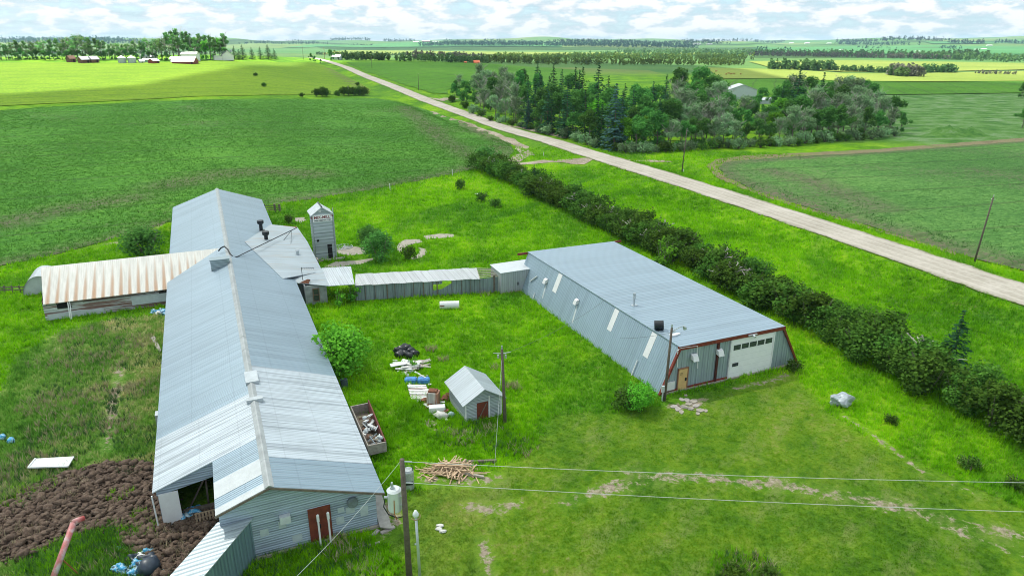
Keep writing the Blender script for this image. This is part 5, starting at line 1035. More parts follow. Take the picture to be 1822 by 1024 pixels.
# farmstead shelter trees
TR = []
x = -30
while x < 405:
    tall = np.interp(x, [-30, 60, 110, 135, 200, 290, 310, 400], [11, 12, 12, 15, 12, 14, 19, 18]); k = 'tall' if (rn.random() < .5 or x > 300) else 'sparse'
    TR.append((x, rn.uniform(104.5, 107.5), tall * rn.uniform(.72, 1.05), k)); x += rn.uniform(5, 10)
n = 0
for x, y, h, k in sorted(TR): n += 1; grow(k, x, y, h, ('tall leafy poplar' if k == 'tall' else 'sparse pale tree') + f' behind the far farmstead, {ordn(n)} from the left', 'tree', 'shelter trees of the far farmstead', w=1.3)
n = 0; x = -30
while x < 300:
    n += 1; grow('pop', x, rn.uniform(106, 108), rn.uniform(3.5, 6.5), f'low leafy tree under the far farmstead poplars, {ordn(n)} from the left', 'tree', 'low trees of the far farmstead', w=1.2); x += rn.uniform(8, 14)
grow('round', 366, 106.5, 11, 'broad bright round-headed tree left of the white farmhouse', 'tree', w=.9); grow('round', 383, 105.5, 12, 'bright tree touching the white farmhouse', 'tree', w=.7)
for n, (x, h) in enumerate([(418, 9), (433, 10), (449, 8.5), (464, 9), (478, 11), (489, 8), (426, 7)]): grow('spr', x, 105.8, h, f'dark spruce right of the white farmhouse, {ordn(n + 1)} planted', 'tree', 'spruces right of the farmhouse', w=1.8)
# tree belts far off: each reads as one mass
def belt(P, h, depth, n, mat, seed, name='tree_belt', leaf=.33, per=16, world=None):
    r = np.random.default_rng(seed); W_ = np.array([gp(*p)[:2] for p in P]) ; L_ = np.hypot(*(W_[1:] - W_[:-1]).T); cum = np.concatenate([[0], np.cumsum(L_)]); t = r.random(n) * cum[-1]
    x = np.interp(t, cum, W_[:, 0]); y = np.interp(t, cum, W_[:, 1]) + r.uniform(0, depth, n) * 1.0; dd = np.hypot(x, y); z = T(x, y); hh = h * r.uniform(.6, 1.12, n)
    cl = np.repeat(np.stack([x, y, z + hh * .52, hh * .22, hh * .22, hh * .5], 1), per, 0); m = len(cl); d = r.normal(size=(m, 3)); d /= np.linalg.norm(d, axis=1)[:, None]; c = cl[:, :3] + d * (r.random(m) ** .4)[:, None] * cl[:, 3:]
    s = (np.repeat(hh, per) * leaf)[:, None] * r.uniform(.5, 1.2, m)[:, None]; a = r.normal(size=(m, 3)); a /= np.linalg.norm(a, axis=1)[:, None]; b = np.cross(a, d + r.normal(size=(m, 3)) * .5); b /= np.linalg.norm(b, axis=1)[:, None] + 1e-6
    V = np.stack([c - a * s * .5, c - b * s * .4, c + a * s * .5, c + b * s * .4], 1).reshape(-1, 3); o = npmesh(name, V, np.arange(4 * m).reshape(-1, 4), mat); o['kind'] = 'stuff'; return o
FM = leafmat('belt_leaves', (.060, .135, .045), (.15, .26, .075), .02, (.22, .31, .11)); FY = leafmat('belt_leaves_light', (.09, .17, .035), (.20, .32, .06), .02, (.30, .38, .12)); FD = leafmat('far_dark_leaves', (.016, .06, .045), (.035, .10, .065), .01); FG = leafmat('grey_belt', (.10, .11, .08), (.24, .24, .18), .03)
belt([(585, 106.5), (640, 107.5), (692, 108)], 7.5, 20, 150, FM, 1); belt([(560, 98), (700, 99), (820, 99)], 8, 30, 260, FM, 21)
belt([(700, 110), (740, 110.5), (800, 112), (870, 113)], 7.5, 25, 170, FM, 2); belt([(720, 107), (860, 109)], 9, 30, 80, FG, 3)
belt([(855, 112), (940, 115), (1020, 116), (1100, 117), (1200, 117), (1340, 117)], 9, 80, 420, FY, 4); belt([(880, 106), (1000, 107), (1150, 108), (1345, 107)], 11, 120, 520, FY, 5); belt([(1000, 103), (1340, 103)], 12, 100, 260, FM, 6)
belt([(1110, 96), (1240, 97), (1345, 98), (1500, 102), (1640, 105), (1720, 108), (1822, 112), (1980, 114)], 14, 170, 800, FM, 7); belt([(1340, 100), (1560, 104), (1740, 108)], 11, 90, 240, FG, 8); belt([(1680, 103), (1766, 102)], 14, 60, 110, FM, 9)
for P, h, n, mt, sd in [([(1376, 124.5), (1430, 125.5), (1488, 127)], 11, 110, FM, 31), ([(1492, 127.5), (1540, 129), (1600, 131)], 6.5, 120, FM, 32), ([(1597, 136), (1645, 138)], 10.5, 70, FG, 33), ([(1658, 130), (1708, 131)], 8.5, 55, FM, 34), ([(1756, 133), (1812, 134)], 4, 40, FG, 35), ([(1600, 137), (1618, 138)], 9, 22, FM, 36)]: belt(P, h, 22, n, mt, sd, per=20)
belt([(740, 83.5), (860, 82.5), (960, 83), (1100, 85), (1250, 86.5)], 22, 260, 900, FD, 41, per=9); belt([(780, 80), (1000, 79), (1300, 80)], 22, 500, 900, FD, 42, per=8); belt([(-60, 80), (120, 79.5), (200, 80)], 26, 500, 500, FD, 43, per=9); belt([(420, 80), (560, 79)], 16, 300, 180, FD, 44, per=9)
for P, h, n in [([(585, 73.2), (655, 72.6)], 26, 110), ([(680, 74), (738, 74)], 22, 60), ([(500, 75), (560, 75)], 18, 40), ([(1250, 75), (1400, 75)], 24, 130), ([(1500, 76), (1700, 75.5)], 26, 190), ([(860, 74.5), (900, 74.5)], 20, 30), ([(1000, 75), (1250, 75)], 20, 120), ([(1700, 78), (1760, 79)], 22, 60), ([(1500, 80), (1640, 80.5)], 20, 120), ([(1790, 79), (1840, 79)], 20, 40), ([(1540, 87), (1600, 88)], 13, 24), ([(1693, 88), (1720, 88)], 14, 26), ([(1355, 90), (1372, 90)], 15, 12), ([(1405, 91), (1415, 91)], 15, 6)]: belt(P, h, 120, n, FD, int(P[0][0]), per=9)
belt([(620, 82), (660, 82)], 14, 60, 26, FD, 60); belt([(0, 98), (200, 97), (400, 97)], 9, 60, 260, FM, 61)

for L_ in PR.values():
    for e_ in L_:
        for ch in list(e_.children): bpy.data.objects.remove(ch)
        bpy.data.objects.remove(e_)
# ================================================================ FAR FARM BUILDINGS
M['housew'] = flat('white_siding', (.78, .79, .77), .6, 0, .04); M['barnred'] = flat('barn_red', (.24, .05, .035), .8, 0, .15); M['binsteel'] = flat('bin_steel', (.42, .47, .50), .4, .4, .1); M['browng'] = flat('brown_boards', (.17, .085, .055), .9, 0, .2); M['orange'] = flat('orange_roof', (.65, .16, .06), .7, 0, .1); M['shinyroof'] = flat('pale_steel_roof', (.60, .64, .67), .45, .2, .06)
def gable(name, label, cat, px, py, w, d, h, rh, rz, wall, roof, windows=0, group=None, loc=None):
    b = loc or gp(px, py); e_ = empty(name, b, rz); tag(e_, label, cat, group); m = MB(); x, y = w / 2, d / 2
    m.poly([(-x, -y, 0), (x, -y, 0), (x, -y, h), (-x, -y, h)]); m.poly([(x, y, 0), (-x, y, 0), (-x, y, h), (x, y, h)]); m.poly([(-x, y, 0), (-x, -y, 0), (-x, -y, h), (-x, 0, h + rh), (-x, y, h)]); m.poly([(x, -y, 0), (x, y, 0), (x, y, h), (x, 0, h + rh), (x, -y, h)])
    m.build('wall', wall, e_); m = MB(); o_ = .35; k = rh / y
    m.slab([(-x - o_, -y - o_, h - k * o_ + .05), (x + o_, -y - o_, h - k * o_ + .05), (x + o_, 0, h + rh + .05), (-x - o_, 0, h + rh + .05)], .08); m.slab([(x + o_, y + o_, h - k * o_ + .05), (-x - o_, y + o_, h - k * o_ + .05), (-x - o_, 0, h + rh + .05), (x + o_, 0, h + rh + .05)], .08); m.build('roof', roof, e_)
    for i in range(windows): m = MB(); q = -x + w * (i + .5) / windows; m.box(q - .45, q + .45, -y - .04, -y - .01, h * .4, h * .4 + 1.1); m.build('window', M['glass'], e_)
    m = MB(); m.box(x - 1.6, x - .7, -y - .04, -y - .01, 0, min(2, h * .8)); m.build('door', M['dark'] if wall != M['housew'] else M['pale'], e_)
    return e_
h_ = gable('farmhouse', 'white two-storey farmhouse with a gabled front at the far farmstead', 'house', 405, 107.5, 8.5, 7, 3.2, 2.9, R(-62), M['housew'], flat('white_roof', (.50, .50, .52), .6, 0, .06), 3)
m = MB(); m.box(-4.2, 4.2, -8.5, -3.6, 0, 2.7); m.build('side_wing', M['housew'], h_); m = MB(); m.slab([(-4.5, -8.8, 2.8), (4.5, -8.8, 2.8), (4.5, -3.5, 3.3), (-4.5, -3.5, 3.3)], .1); m.build('wing_roof', M['shinyroof'], h_); m = MB(); m.box(-1, 1, 2.5, 3.5, 5, 6.8); m.build('chimney', M['pale'], h_)
gable('long_barn_far', 'long low red barn with a white roof at the far farmstead', 'barn', 330, 113.5, 12.5, 8, 1.5, 2.4, R(4), M['barnred'], M['housew'], 0).name = 'low_barn'
gable('machine_shed', 'tall white-roofed shed behind the low red barn', 'shed', 340, 108.8, 9, 7, 4.2, 1.2, R(4), M['housew'], M['housew'], 0); gable('garage', 'small white garage left of the low red barn', 'garage', 313, 110.5, 5, 5, 2, 1.0, R(4), M['housew'], M['housew'], 0)
for px, lb in ((218, 'left one of two steel grain bins at the far farmstead'), (235.5, 'right one of two steel grain bins at the far farmstead')):
    b = gp(px, 112.3); e_ = empty('grain_bin', b); tag(e_, lb, 'grain bin', 'grain bins'); m = MB(); m.tube([(0, 0, 0), (0, 0, 2.9)], 2.2, 20); m.build('wall', M['binsteel'], e_); m = MB(); m.tube([(0, 0, 2.9), (0, 0, 2.95), (0, 0, 4.1)], [2.35, 2.3, .3], 20); m.tube([(0, 0, 4.1), (0, 0, 4.35)], .3, 10); m.build('roof', M['shinyroof'], e_)
for px, py, w, lb in [(150, 112.5, 4.6, 'brown wooden granary left of the grain bins'), (167, 112, 4.2, 'brown wooden granary nearest the grain bins'), (127, 111, 3.2, 'leftmost small brown granary of the far farmstead')]: gable('granary', lb, 'granary', px, py, w, 4.2, 2.2, 1.5, R(60), M['browng'], M['shinyroof'] if w > 3.5 else M['browng'])
gable('red_shed', 'small red shed with a steel roof between bins and long red barn', 'shed', 274, 113, 4.6, 4, 1.6, 1.2, R(70), M['barnred'], M['shinyroof']); gable('green_shed', 'low pale green shed beside the small red shed', 'shed', 264, 110.5, 5, 3.5, 1.5, .6, 0, flat('pale_green', (.25, .42, .32), .7), M['shinyroof']); gable('little_hut', 'little grey hut right of the grain bins', 'hut', 252, 112.2, 2.4, 2.4, 1.1, .9, R(50), M['pale'], M['shinyroof'])
b = gp(255, 103); gable('bungalow', 'pale bungalow hidden among the farmstead trees', 'house', 265, 106.5, 9, 5, 2.0, 1.0, R(3), M['housew'], M['shinyroof'], 3)
gable('hilltop_house', 'small grey house behind the hilltop trees near the road', 'house', 600, 106.2, 8, 6, 2.6, 1.9, R(-10), M['pale'], M['pale'], 2); gable('orange_house', 'far house with a bright orange roof beyond the hill field', 'house', 848, 113.3, 6, 6, 1.2, 2.2, R(10), M['orange'], M['orange']); gable('orange_shed', 'little orange shed left of the orange house', 'shed', 828, 112.3, 2.4, 2.4, .8, .8, 0, M['orange'], M['orange'])
gable('white_hall', 'steel-roofed hall standing inside the grove', 'hall', 1316, 175, 13, 15, 5.2, 2.6, R(84), M['pale'], M['shinyroof']); gable('low_shed', 'low grey shed right of the hall inside the grove', 'shed', 1358, 184, 9, 6, 2.0, 1.0, R(5), M['pale'], M['shinyroof'])
for n, (px, py, w) in enumerate([(1240, 79.5, 40), (1262, 79.5, 30), (1408, 77.5, 30), (1436, 78, 34), (1475, 78, 26), (1750, 88.5, 18), (1737, 89, 14), (1760, 82, 22), (1497, 89.5, 14), (758, 75.5, 50), (740, 76, 36), (775, 75.7, 40), (1632, 92.6, 14)]): gable('far_farm_building', f'tiny distant farm building below the horizon, {ordn(n + 1)} of the scattered ones', 'building', px, py, w, w * .4, w * .13, w * .08, R(3), M['housew'] if px > 800 or px == 775 else M['barnred'], M['housew'], group='distant farm buildings')
# a few cattle on the sunlit hay land
def cow_mesh():
    m = MB(); m.tube([(-1.0, 0, 1.05), (-.85, 0, 1.05), (-.3, 0, 1.0), (.4, 0, 1.02), (.85, 0, 1.1), (1.1, 0, 1.25), (1.35, 0, 1.3), (1.65, 0, 1.12)], [.12, .33, .38, .36, .30, .2, .15, .1], 10)
    for x in (-.75, .6):
        for y in (-.2, .2): m.tube([(x, y, .95), (x + .03, y, .5), (x, y, 0)], [.15, .08, .06], 6)
    m.tube([(-1.02, 0, 1.25), (-1.12, 0, .7)], .03, 5); return m
cw = flat('red_brown_coat', (.30, .11, .04), .8, 0, .2); cows = [(1274, 129, .4), (1297, 133, 2.6), (1301, 134, .2), (1306, 133.5, 3.3), (1318, 134, 1.0), (1292, 134.5, 5)]; c0 = None
for n, (x, y, a) in enumerate(cows):
    b = gp(x, y); b.z += .5
    if c0 is None: c0 = cow_mesh().build('cow', cw, None, b, a); o = c0
    else: o = c0.copy(); COL.objects.link(o); o.location = b; o.rotation_euler = (0, 0, a)
    tag(o, f'red-brown cow on the sunlit hay land, {ordn(n + 1)} of the small herd', 'cow', 'grazing cattle')
# ================================================================ YARD CLUTTER
# manure bed and its clods
t = NT('manure_earth'); p = t.pos(); n_ = t.noise(p, 3, 5, .7); t.bump(n_, 1, .1); M['soil'] = t.set(t.ramp(n_, [(.3, (.022, .014, .010)), (.6, (.055, .037, .027)), (.75, (.09, .065, .048))]), .95)
sheet('manure_bed', ragged(PITP, 1.0, .25, 12), M['soil'], .05, 2)
r = np.random.default_rng(3); bm = bmesh.new(); bmesh.ops.create_icosphere(bm, subdivisions=1, radius=1); bv = np.array([v.co[:] for v in bm.verts]); bf = np.array([[v.index for v in f.verts] for f in bm.faces]); bm.free()
xs = [p[0] for p in PITP]; ys = [p[1] for p in PITP]; x = r.uniform(min(xs), max(xs), 9000); y = r.uniform(min(ys), max(ys), 9000); k = inpoly(x, y, PITP); x, y = x[k], y[k]
gx = np.round(x / .30); gy_ = np.round(y / .27); _, ui = np.unique(gx * 10000 + gy_, return_index=True); x, y = x[ui], y[ui]
v_, u_ = tovu(x, y); k = ~((v_ > -2.3) & (v_ < .2) & (u_ < 44)) ; x, y = x[k], y[k]; n = len(x)
s = r.uniform(.10, .235, n) * (1 + .9 * r.random(n) ** 4); ang = r.uniform(0, 6.28, n); V = bv[None] * (1 + r.normal(0, .14, (n, len(bv), 1))) ; V = V * s[:, None, None] * np.array([1.25, .95, .62]); tl_ = r.uniform(-.5, .5, (n, 1)); V = np.stack([V[..., 0], V[..., 1], V[..., 2] + V[..., 0] * tl_], -1)
ca_, sa = np.cos(ang)[:, None], np.sin(ang)[:, None]; V = np.stack([V[..., 0] * ca_ - V[..., 1] * sa + x[:, None], V[..., 0] * sa + V[..., 1] * ca_ + y[:, None], V[..., 2] + (.06 + s * .45 + r.uniform(0, .14, n))[:, None] + T(x, y)[:, None]], -1)
t = NT('manure_clod'); p = t.pos(); n_ = t.noise(p, 3.6, 3, .8); n2_ = t.noise(p, 14, 3, .7); t.bump(n2_, 1, .06); c = t.mix(t.ramp(n2_, [(.45, 0.0), (.7, .5)]), t.ramp(n_, [(.3, (.040, .024, .016)), (.5, (.105, .066, .045)), (.68, (.20, .145, .105))]), (.13, .10, .078)); M['clod'] = t.set(c, .95)
nB = n; VB = V
x = r.uniform(min(xs), max(xs), 16000); y = r.uniform(min(ys), max(ys), 16000); k = inpoly(x, y, PITP); x, y = x[k] + r.normal(0, .3, k.sum()), y[k] + r.normal(0, .3, k.sum()); n = len(x); s = r.uniform(.03, .10, n)
Vs = bv[None] * (1 + r.normal(0, .2, (n, len(bv), 1))) * s[:, None, None] * np.array([1.2, .9, .7]) + np.stack([x, y, T(x, y) + r.uniform(.05, .30, n)], -1)[:, None]
V = np.concatenate([VB, Vs]); n = len(V)
o = npmesh('manure_clods', V.reshape(-1, 3), (bf[None] + (np.arange(n) * len(bv))[:, None, None]).reshape(-1, 3), M['clod'], n=3, smooth=True); o['kind'] = 'stuff'
def lone(mb, name, mat, loc, label, cat, group=None, rz=0, smooth=False, bevel=0): return tag(mb.build(name, mat, None, loc=loc, rz=rz, smooth=smooth, bevel=bevel), label, cat, group)
# heap of split lumber: every stick its own
lg = 'split lumber heap'; c = gp(800, 838); rr = random.Random(9); base = None
for i in range(130):
    L_ = rr.uniform(.8, 2.5); a = rr.gauss(0, .5) + (0 if rr.random() < .75 else 1.3); q = Vector((rr.gauss(0, .8), rr.gauss(0, .38), 0)); z = max(.05, .75 * math.exp(-(q.x ** 2 / 1.5 + q.y ** 2 / .45)) * rr.uniform(.3, 1.0))
    if base is None: m = MB(); m.box(-.5, .5, -.045, .045, -.02, .02); base = m.build('stick', M['lumber']); o = base
    else: o = base.copy(); COL.objects.link(o)
    o.location = c + q + Vector((0, 0, z)); o.scale = (L_, rr.uniform(.5, 1.1), rr.uniform(.6, 1.1)); o.rotation_euler = (rr.uniform(-.3, .3), rr.uniform(-.16, .16), a); tag(o, 'split pale lumber stick lying in the heap by the transformer pole', 'stick', lg)
m = MB(); m.bar((-1.3, 0, .12), (1.4, .15, .15), .2); lone(m, 'beam', M['wood'], gp(852, 824), 'long grey beam lying right of the split lumber heap', 'beam')
m = MB(); m.bar((-1.0, .3, .08), (.8, -.3, .12), .16); lone(m, 'plank', M['conc'], gp(842, 846), 'pale plank lying in the grass right of the lumber heap', 'plank')
# drum lying in the yard
dr0 = empty('drum', gp(800, 549), R(4)); tag(dr0, 'white metal drum lying on its side in the middle yard', 'drum'); m = MB(); m.tube([(-1.15, 0, .48), (1.15, 0, .48)], .48, 18)
for x in (-.7, -.25, .2, .65, 1.1): m.tube([(x - .02, 0, .48), (x + .02, 0, .48)], .50, 18)
m.build('shell', M['white'], dr0); m = MB(); m.box(-1.1, -.6, -.497, -.45, .5, .62); m.build('rust_mark', M['ironrust'], dr0)
# junk trailer
tr_ = thing('wooden_trailer', 'old wooden trailer box heaped with scrap, half hidden by the barn eave', 'trailer', 8.85, 48.9); m = MB()
for a in ((8.12, 8.2, 45.8, 52.3), (8.12, 9.55, 45.72, 45.82), (8.12, 9.7, 52.25, 52.35)): m.box(*a, .3, 1.15)
part(m, 'side_board', flat('silvered_boards', (.34, .31, .28), .9, 0, .3, 5), tr_); m = MB(); m.hexa([(9.45, 45.82, .3), (9.55, 45.82, .3), (9.7, 52.3, .3), (9.6, 52.3, .3)], [(9.45, 45.82, 1.2), (9.55, 45.82, 1.2), (9.7, 52.3, 1.45), (9.6, 52.3, 1.45)]); part(m, 'side_board', flat('dull_red_rail', (.15, .05, .04), .9), tr_)['label'] = 'dull red long side board'
m = MB(); m.box(8.2, 9.5, 45.82, 52.25, .3, .38); part(m, 'floor', M['wood'], tr_)
for s in (8.05, 9.68):
    for y in (46.9, 50.9): m = MB(); m.tube([(s - .07, y, .3), (s + .07, y, .3)], .3, 14); part(m, 'wheel', M['black'], tr_)
rr = random.Random(4); SM = [M['white'], M['pale'], flat('cream_scrap', (.50, .44, .34), .8), M['galv'], flat('brown_scrap', (.17, .10, .07), .9)]
for i in range(34):
    v, u = rr.uniform(8.4, 9.3), rr.uniform(46.1, 50.2); m = MB()
    k = i % 5; mt = SM[k]
    if k in (0, 2): w = rr.uniform(.15, .42); m.box(-w, w, -.18, .18, -.05, .05)
    elif k == 1: m.lump((0, 0, 0), (rr.uniform(.15, .28), .2, .17), i)
    elif k == 4: m.box(-.2, .2, -.15, .15, -.1, .1)
    else: m.bar((-.45, 0, 0), (.45, .1, .15), .08)
    o = lone(m, 'scrap_piece', mt, vu(v, u, .6 + rr.uniform(0, .65)), ['white flat scrap', 'grey lumpy scrap', 'cream flat scrap', 'thin metal scrap', 'brown scrap block'][k] + ' heaped in the old wooden trailer', 'scrap', 'scrap in the trailer, kind ' + 'abcde'[k], rr.uniform(0, 3)); o.rotation_euler = (rr.uniform(-.6, .6), rr.uniform(-.6, .6), rr.uniform(0, 3))
# junk row in the grass
rr = random.Random(12)
for i, (x, y) in enumerate([(708, 628), (716, 624), (724, 622), (731, 628), (738, 633), (722, 634), (712, 634), (729, 637)]):
    m = MB(); m.lump((0, 0, .3), (.48, .42, .36), i + 20, rough=.3); lone(m, 'black_bag', flat('black_plastic', (.015, .018, .024), .3, 0, .2, 6) if i == 0 else bpy.data.materials['black_plastic'], gp(x, y), 'crumpled black plastic bag at the far end of the junk row', 'plastic bag', 'black bags in the grass', smooth=True)
wm_ = [M['white'], flat('dirty_white', (.60, .60, .57), .7, 0, .2, 3), flat('greyed_board', (.38, .35, .33), .8, 0, .2, 4), flat('pinkish_board', (.45, .36, .35), .8, 0, .1)]
for i in range(26):
    x, y = rr.uniform(708, 758), rr.uniform(644, 662); m = MB(); m.box(-.75, .75, -.13, .13, -.03, .03); o = lone(m, 'board', wm_[i % 4], gp(x, y) + Vector((0, 0, rr.uniform(.1, .5))), 'whitish board in the upper board heap of the junk row', 'board', 'upper heap of whitish boards'); o.rotation_euler = (rr.uniform(-.25, .25), rr.uniform(-.2, .2), rr.gauss(.1, .35)); o.scale = (rr.uniform(.6, 1.25), rr.uniform(.6, 2.0), 1)
for i in range(9):
    y = 686 + i * 2.6; m = MB(); m.box(-.85, .85, -.11, .11, -.05, .05); o = lone(m, 'board', wm_[(0, 0, 3, 0, 1, 0, 2, 0, 1)[i]], gp(742 + i * .8, y + 6) + Vector((0, 0, .38 - i * .02)), 'white board in the lower neat stack of the junk row', 'board', 'lower stack of white boards'); o.rotation_euler = (0, 0, rr.gauss(.05, .08))
for x, lb in ((731, 'left blue-wrapped bale lying across the junk row'), (754, 'right blue-wrapped bale lying across the junk row')):
    m = MB(); m.box(-.56, .56, -.36, .36, 0, .55); t_ = bpy.data.materials.get('blue_wrap') or flat('blue_wrap', (.06, .25, .60), .4, 0, .5, 2.2); o = lone(m, 'wrapped_bale', t_, gp(x, 681), lb, 'wrapped bale', rz=.06, bevel=.12)
for i, (x, y, sx, sy, sz, a) in enumerate([(768, 705, .3, .8, .1, .2), (752, 678, .5, .12, .05, -.8), (748, 713, .45, .28, .12, .5), (760, 722, .3, .25, .2, .3), (735, 701, .2, .5, .06, .5)]): m = MB(); m.box(-sx, sx, -sy / 2, sy / 2, 0, sz); lone(m, 'panel_scrap', wm_[i % 2], gp(x, y) + Vector((0, 0, .05 + .1 * (i == 1) * 5)), 'white panel scrap lying among the junk row', 'panel', 'white panel scraps', rz=a)
for i in range(42):
    t_ = rr.random(); x, y = 716 + t_ * 68 + rr.uniform(-17, 20), 642 + t_ * 104 + rr.uniform(-6, 6); k = rr.choice([0, 0, 1, 2, 3, 4]); m = MB()
    if k == 3: m.lump((0, 0, .1), (.22, .17, .14), i, rough=.35)
    else: m.box(-.3, .3, -.09, .09, -.02, .03)
    o = lone(m, 'litter_piece', [wm_[0], wm_[1], wm_[2], M['galv'], M['ironrust']][k], gp(x, y) + Vector((0, 0, rr.uniform(.04, .35))), ['white splinter', 'dirty white splinter', 'grey board splinter', 'small grey lump', 'rusty strip'][k] + ' of litter strewn along the junk row', 'litter', 'litter of the junk row, kind ' + 'abcde'[k]); o.rotation_euler = (rr.uniform(-.4, .4), rr.uniform(-.3, .3), rr.uniform(0, 3)); o.scale = (rr.uniform(.5, 1.6), rr.uniform(.6, 1.8), 1)
ck = empty('rusty_cooker', gp(772, 722), R(-8)); tag(ck, 'tall white and rust-brown machine cabinet standing in the junk row', 'cabinet'); m = MB(); m.box(-.52, .52, -.4, .4, 0, 1.45); m.build('body', metal_sheet('rust_streaked_cabinet', (.55, .54, .50), 0, .35, .5, .1, .6, rib=.5, rust=.45), ck, bevel=.03); m = MB(); m.box(-.4, .35, -.28, .3, 1.45, 1.6); m.build('top', M['ironrust'], ck); ck.name = 'machine_cabinet'
m = MB(); m.box(-.7, .7, -.33, .33, 0, .62); o = lone(m, 'chest', M['white'], gp(778, 733), 'long white chest in front of the rusty cabinet', 'chest', rz=.16, bevel=.04)
m = MB(); m.lump((0, 0, .3), (.6, .42, .34), 5, rough=.3); lone(m, 'white_sack', wm_[1], gp(786, 744), 'lumpy white sack at the near end of the junk row', 'sack', smooth=True); m = MB(); m.lump((0, 0, .25), (.3, .25, .3), 7); lone(m, 'sack', flat('teal_sack', (.35, .52, .50), .7), gp(803, 742), 'small pale teal sack beside the gabled shed', 'sack', smooth=True)
for i, (x, y) in enumerate([(757, 716), (764, 726), (792, 712), (798, 706)]): m = MB(); m.lump((0, 0, .2), (.35, .3, .26), i + 60, rough=.35); lone(m, 'rust_lump', M['ironrust'], gp(x, y), 'rusty lump of scrap iron around the machine cabinet', 'scrap iron', 'rusty scrap lumps')
# silver things
sb = empty('silver_bundle', gp(1495, 720)); tag(sb, 'crumpled silver-grey bundle lying at the mown grass edge', 'bundle'); m = MB(); m.lump((0, 0, .5), (.85, .6, .58), 3, sub=3, rough=.28); m.build('cover', flat('silver_tarp', (.42, .47, .50), .4, .25, .35, 3), sb); m = MB(); m.lump((.1, -.45, .55), (.26, .2, .16), 8); m.build('hole', M['black'], sb)
st_ = empty('battered_tank', gp(728, 868), R(8)); tag(st_, 'battered silver upright tank beside the transformer pole', 'tank'); m = MB(); m.tube([(0, 0, 0), (0, 0, .1), (0, 0, 1.45), (0, 0, 1.6)], [.34, .38, .38, .3], 14); m.build('shell', flat('battered_silver', (.45, .49, .50), .4, .4, .35, 4), st_); m = MB(); m.box(-.3, .3, -.42, -.34, .55, .8); m.build('hatch', M['black'], st_); m = MB(); m.tube([(-.3, -.2, 1.6), (-.3, .2, 1.75), (.3, .2, 1.75), (.3, -.2, 1.6)], .03, 5); m.build('fitting', M['black'], st_)
m = MB(); m.tube([(0, 0, 0), (0, 0, .8)], .32, 14); lone(m, 'barrel', flat('dark_barrel', (.06, .08, .11), .5), gp(613, 688), 'dark barrel half under the barn eave by the round bush', 'barrel', smooth=False)
m = MB(); m.poly([(0, 0, .3), (0, 0, .3), (0, 0, .3)]); 
P_ = [at(*q, .45) for q in ((50, 831), (63, 815), (132, 811), (121, 829))]; c = sum(P_, Vector()) / 4; m = MB(); m.slab([tuple(p - c) for p in P_[::-1]], .08); m.bar(P_[0] - c, P_[1] - c, .1); m.bar(P_[0] - c, P_[3] - c, .1); lone(m, 'loose_sheet', flat('loose_sheet', (.66, .69, .70), .6, 0, .08), c, 'large white panel lying flat in the weeds above the manure', 'panel')
P_ = [at(*q, .2) for q in ((268, 600), (275, 597), (287, 622), (283, 627))]; c = sum(P_, Vector()) / 4; m = MB(); m.slab([tuple(p - c) for p in P_[::-1]], .06); lone(m, 'board', wm_[2], c, 'pale weathered board lying left of the long barn', 'board')
# pallet in the open end
pl = thing('pallet', 'wooden pallet leaning inside the open barn end', 'pallet', -3.3, 42.7); m = MB()
for k in range(7): m.box(-3.95 + k * .2, -3.83 + k * .2, 42.5, 42.54, .15, 1.0)
for z in (.2, .55, .9): m.box(-3.97, -2.6, 42.54, 42.6, z, z + .08)
part(m, 'slats', flat('pallet_wood', (.36, .27, .18), .9, 0, .2), pl)
def printed(name, a, b):
    t = NT(name); return t.set(t.ramp(t.noise(t.obj(), 3.2, 3, .6), [(.44, a), (.50, b), (.56, a), (.60, (.03, .05, .07))]), .4)
blue = [printed('blue_bag', (.04, .32, .58), (.45, .62, .70)), printed('light_bag', (.50, .62, .68), (.10, .38, .58)), flat('navy_bag', (.03, .045, .07), .4, 0, .3, 4), M['white']]
for grp, lb, L_ in (('bags by the open barn end', '{} feed bag dumped on manure at the open barn end', [(326, 926, 0, .4), (334, 922, 1, .35), (342, 915, 0, .42), (330, 932, 0, .3), (347, 910, 0, .35), (338, 910, 1, .25)]), ('bags at the lower left corner', '{} plastic bag in the dump at the lower left corner', [(262, 986, 0, .35), (255, 984, 1, .25), (248, 993, 3, .3), (236, 998, 2, .35), (262, 998, 2, .4), (246, 1008, 0, .42), (252, 1014, 1, .38), (268, 1008, 2, .5), (214, 1016, 0, .4), (240, 1022, 0, .35), (222, 1018, 1, .25), (296, 1022, 0, .3), (214, 976, 1, .18), (222, 981, 3, .15)]), ('bags below the rusty wing', '{} bag dumped against the rusty wing wall', [(276, 558, 0, .45), (283, 560, 3, .4), (291, 558, 0, .45), (287, 554, 1, .3), (295, 560, 0, .3)])):
    for i, (x, y, k, s) in enumerate(L_): m = MB(); m.lump((0, 0, s * .6), (s, s * .75, s * .55), i + 90, rough=.5, sub=3); lone(m, 'plastic_bag', blue[k], gp(x, y), lb.format(['bright blue', 'pale blue', 'dark navy', 'white'][k]), 'plastic bag', grp + ', ' + ['blue', 'pale', 'navy', 'white'][k], smooth=True)
m = MB(); m.lump((0, 0, .55), (.62, .6, .55), 120, rough=.1); lone(m, 'round_tank', blue[2], gp(268, 1020), 'large round dark plastic float in the lower left dump', 'float', smooth=True)
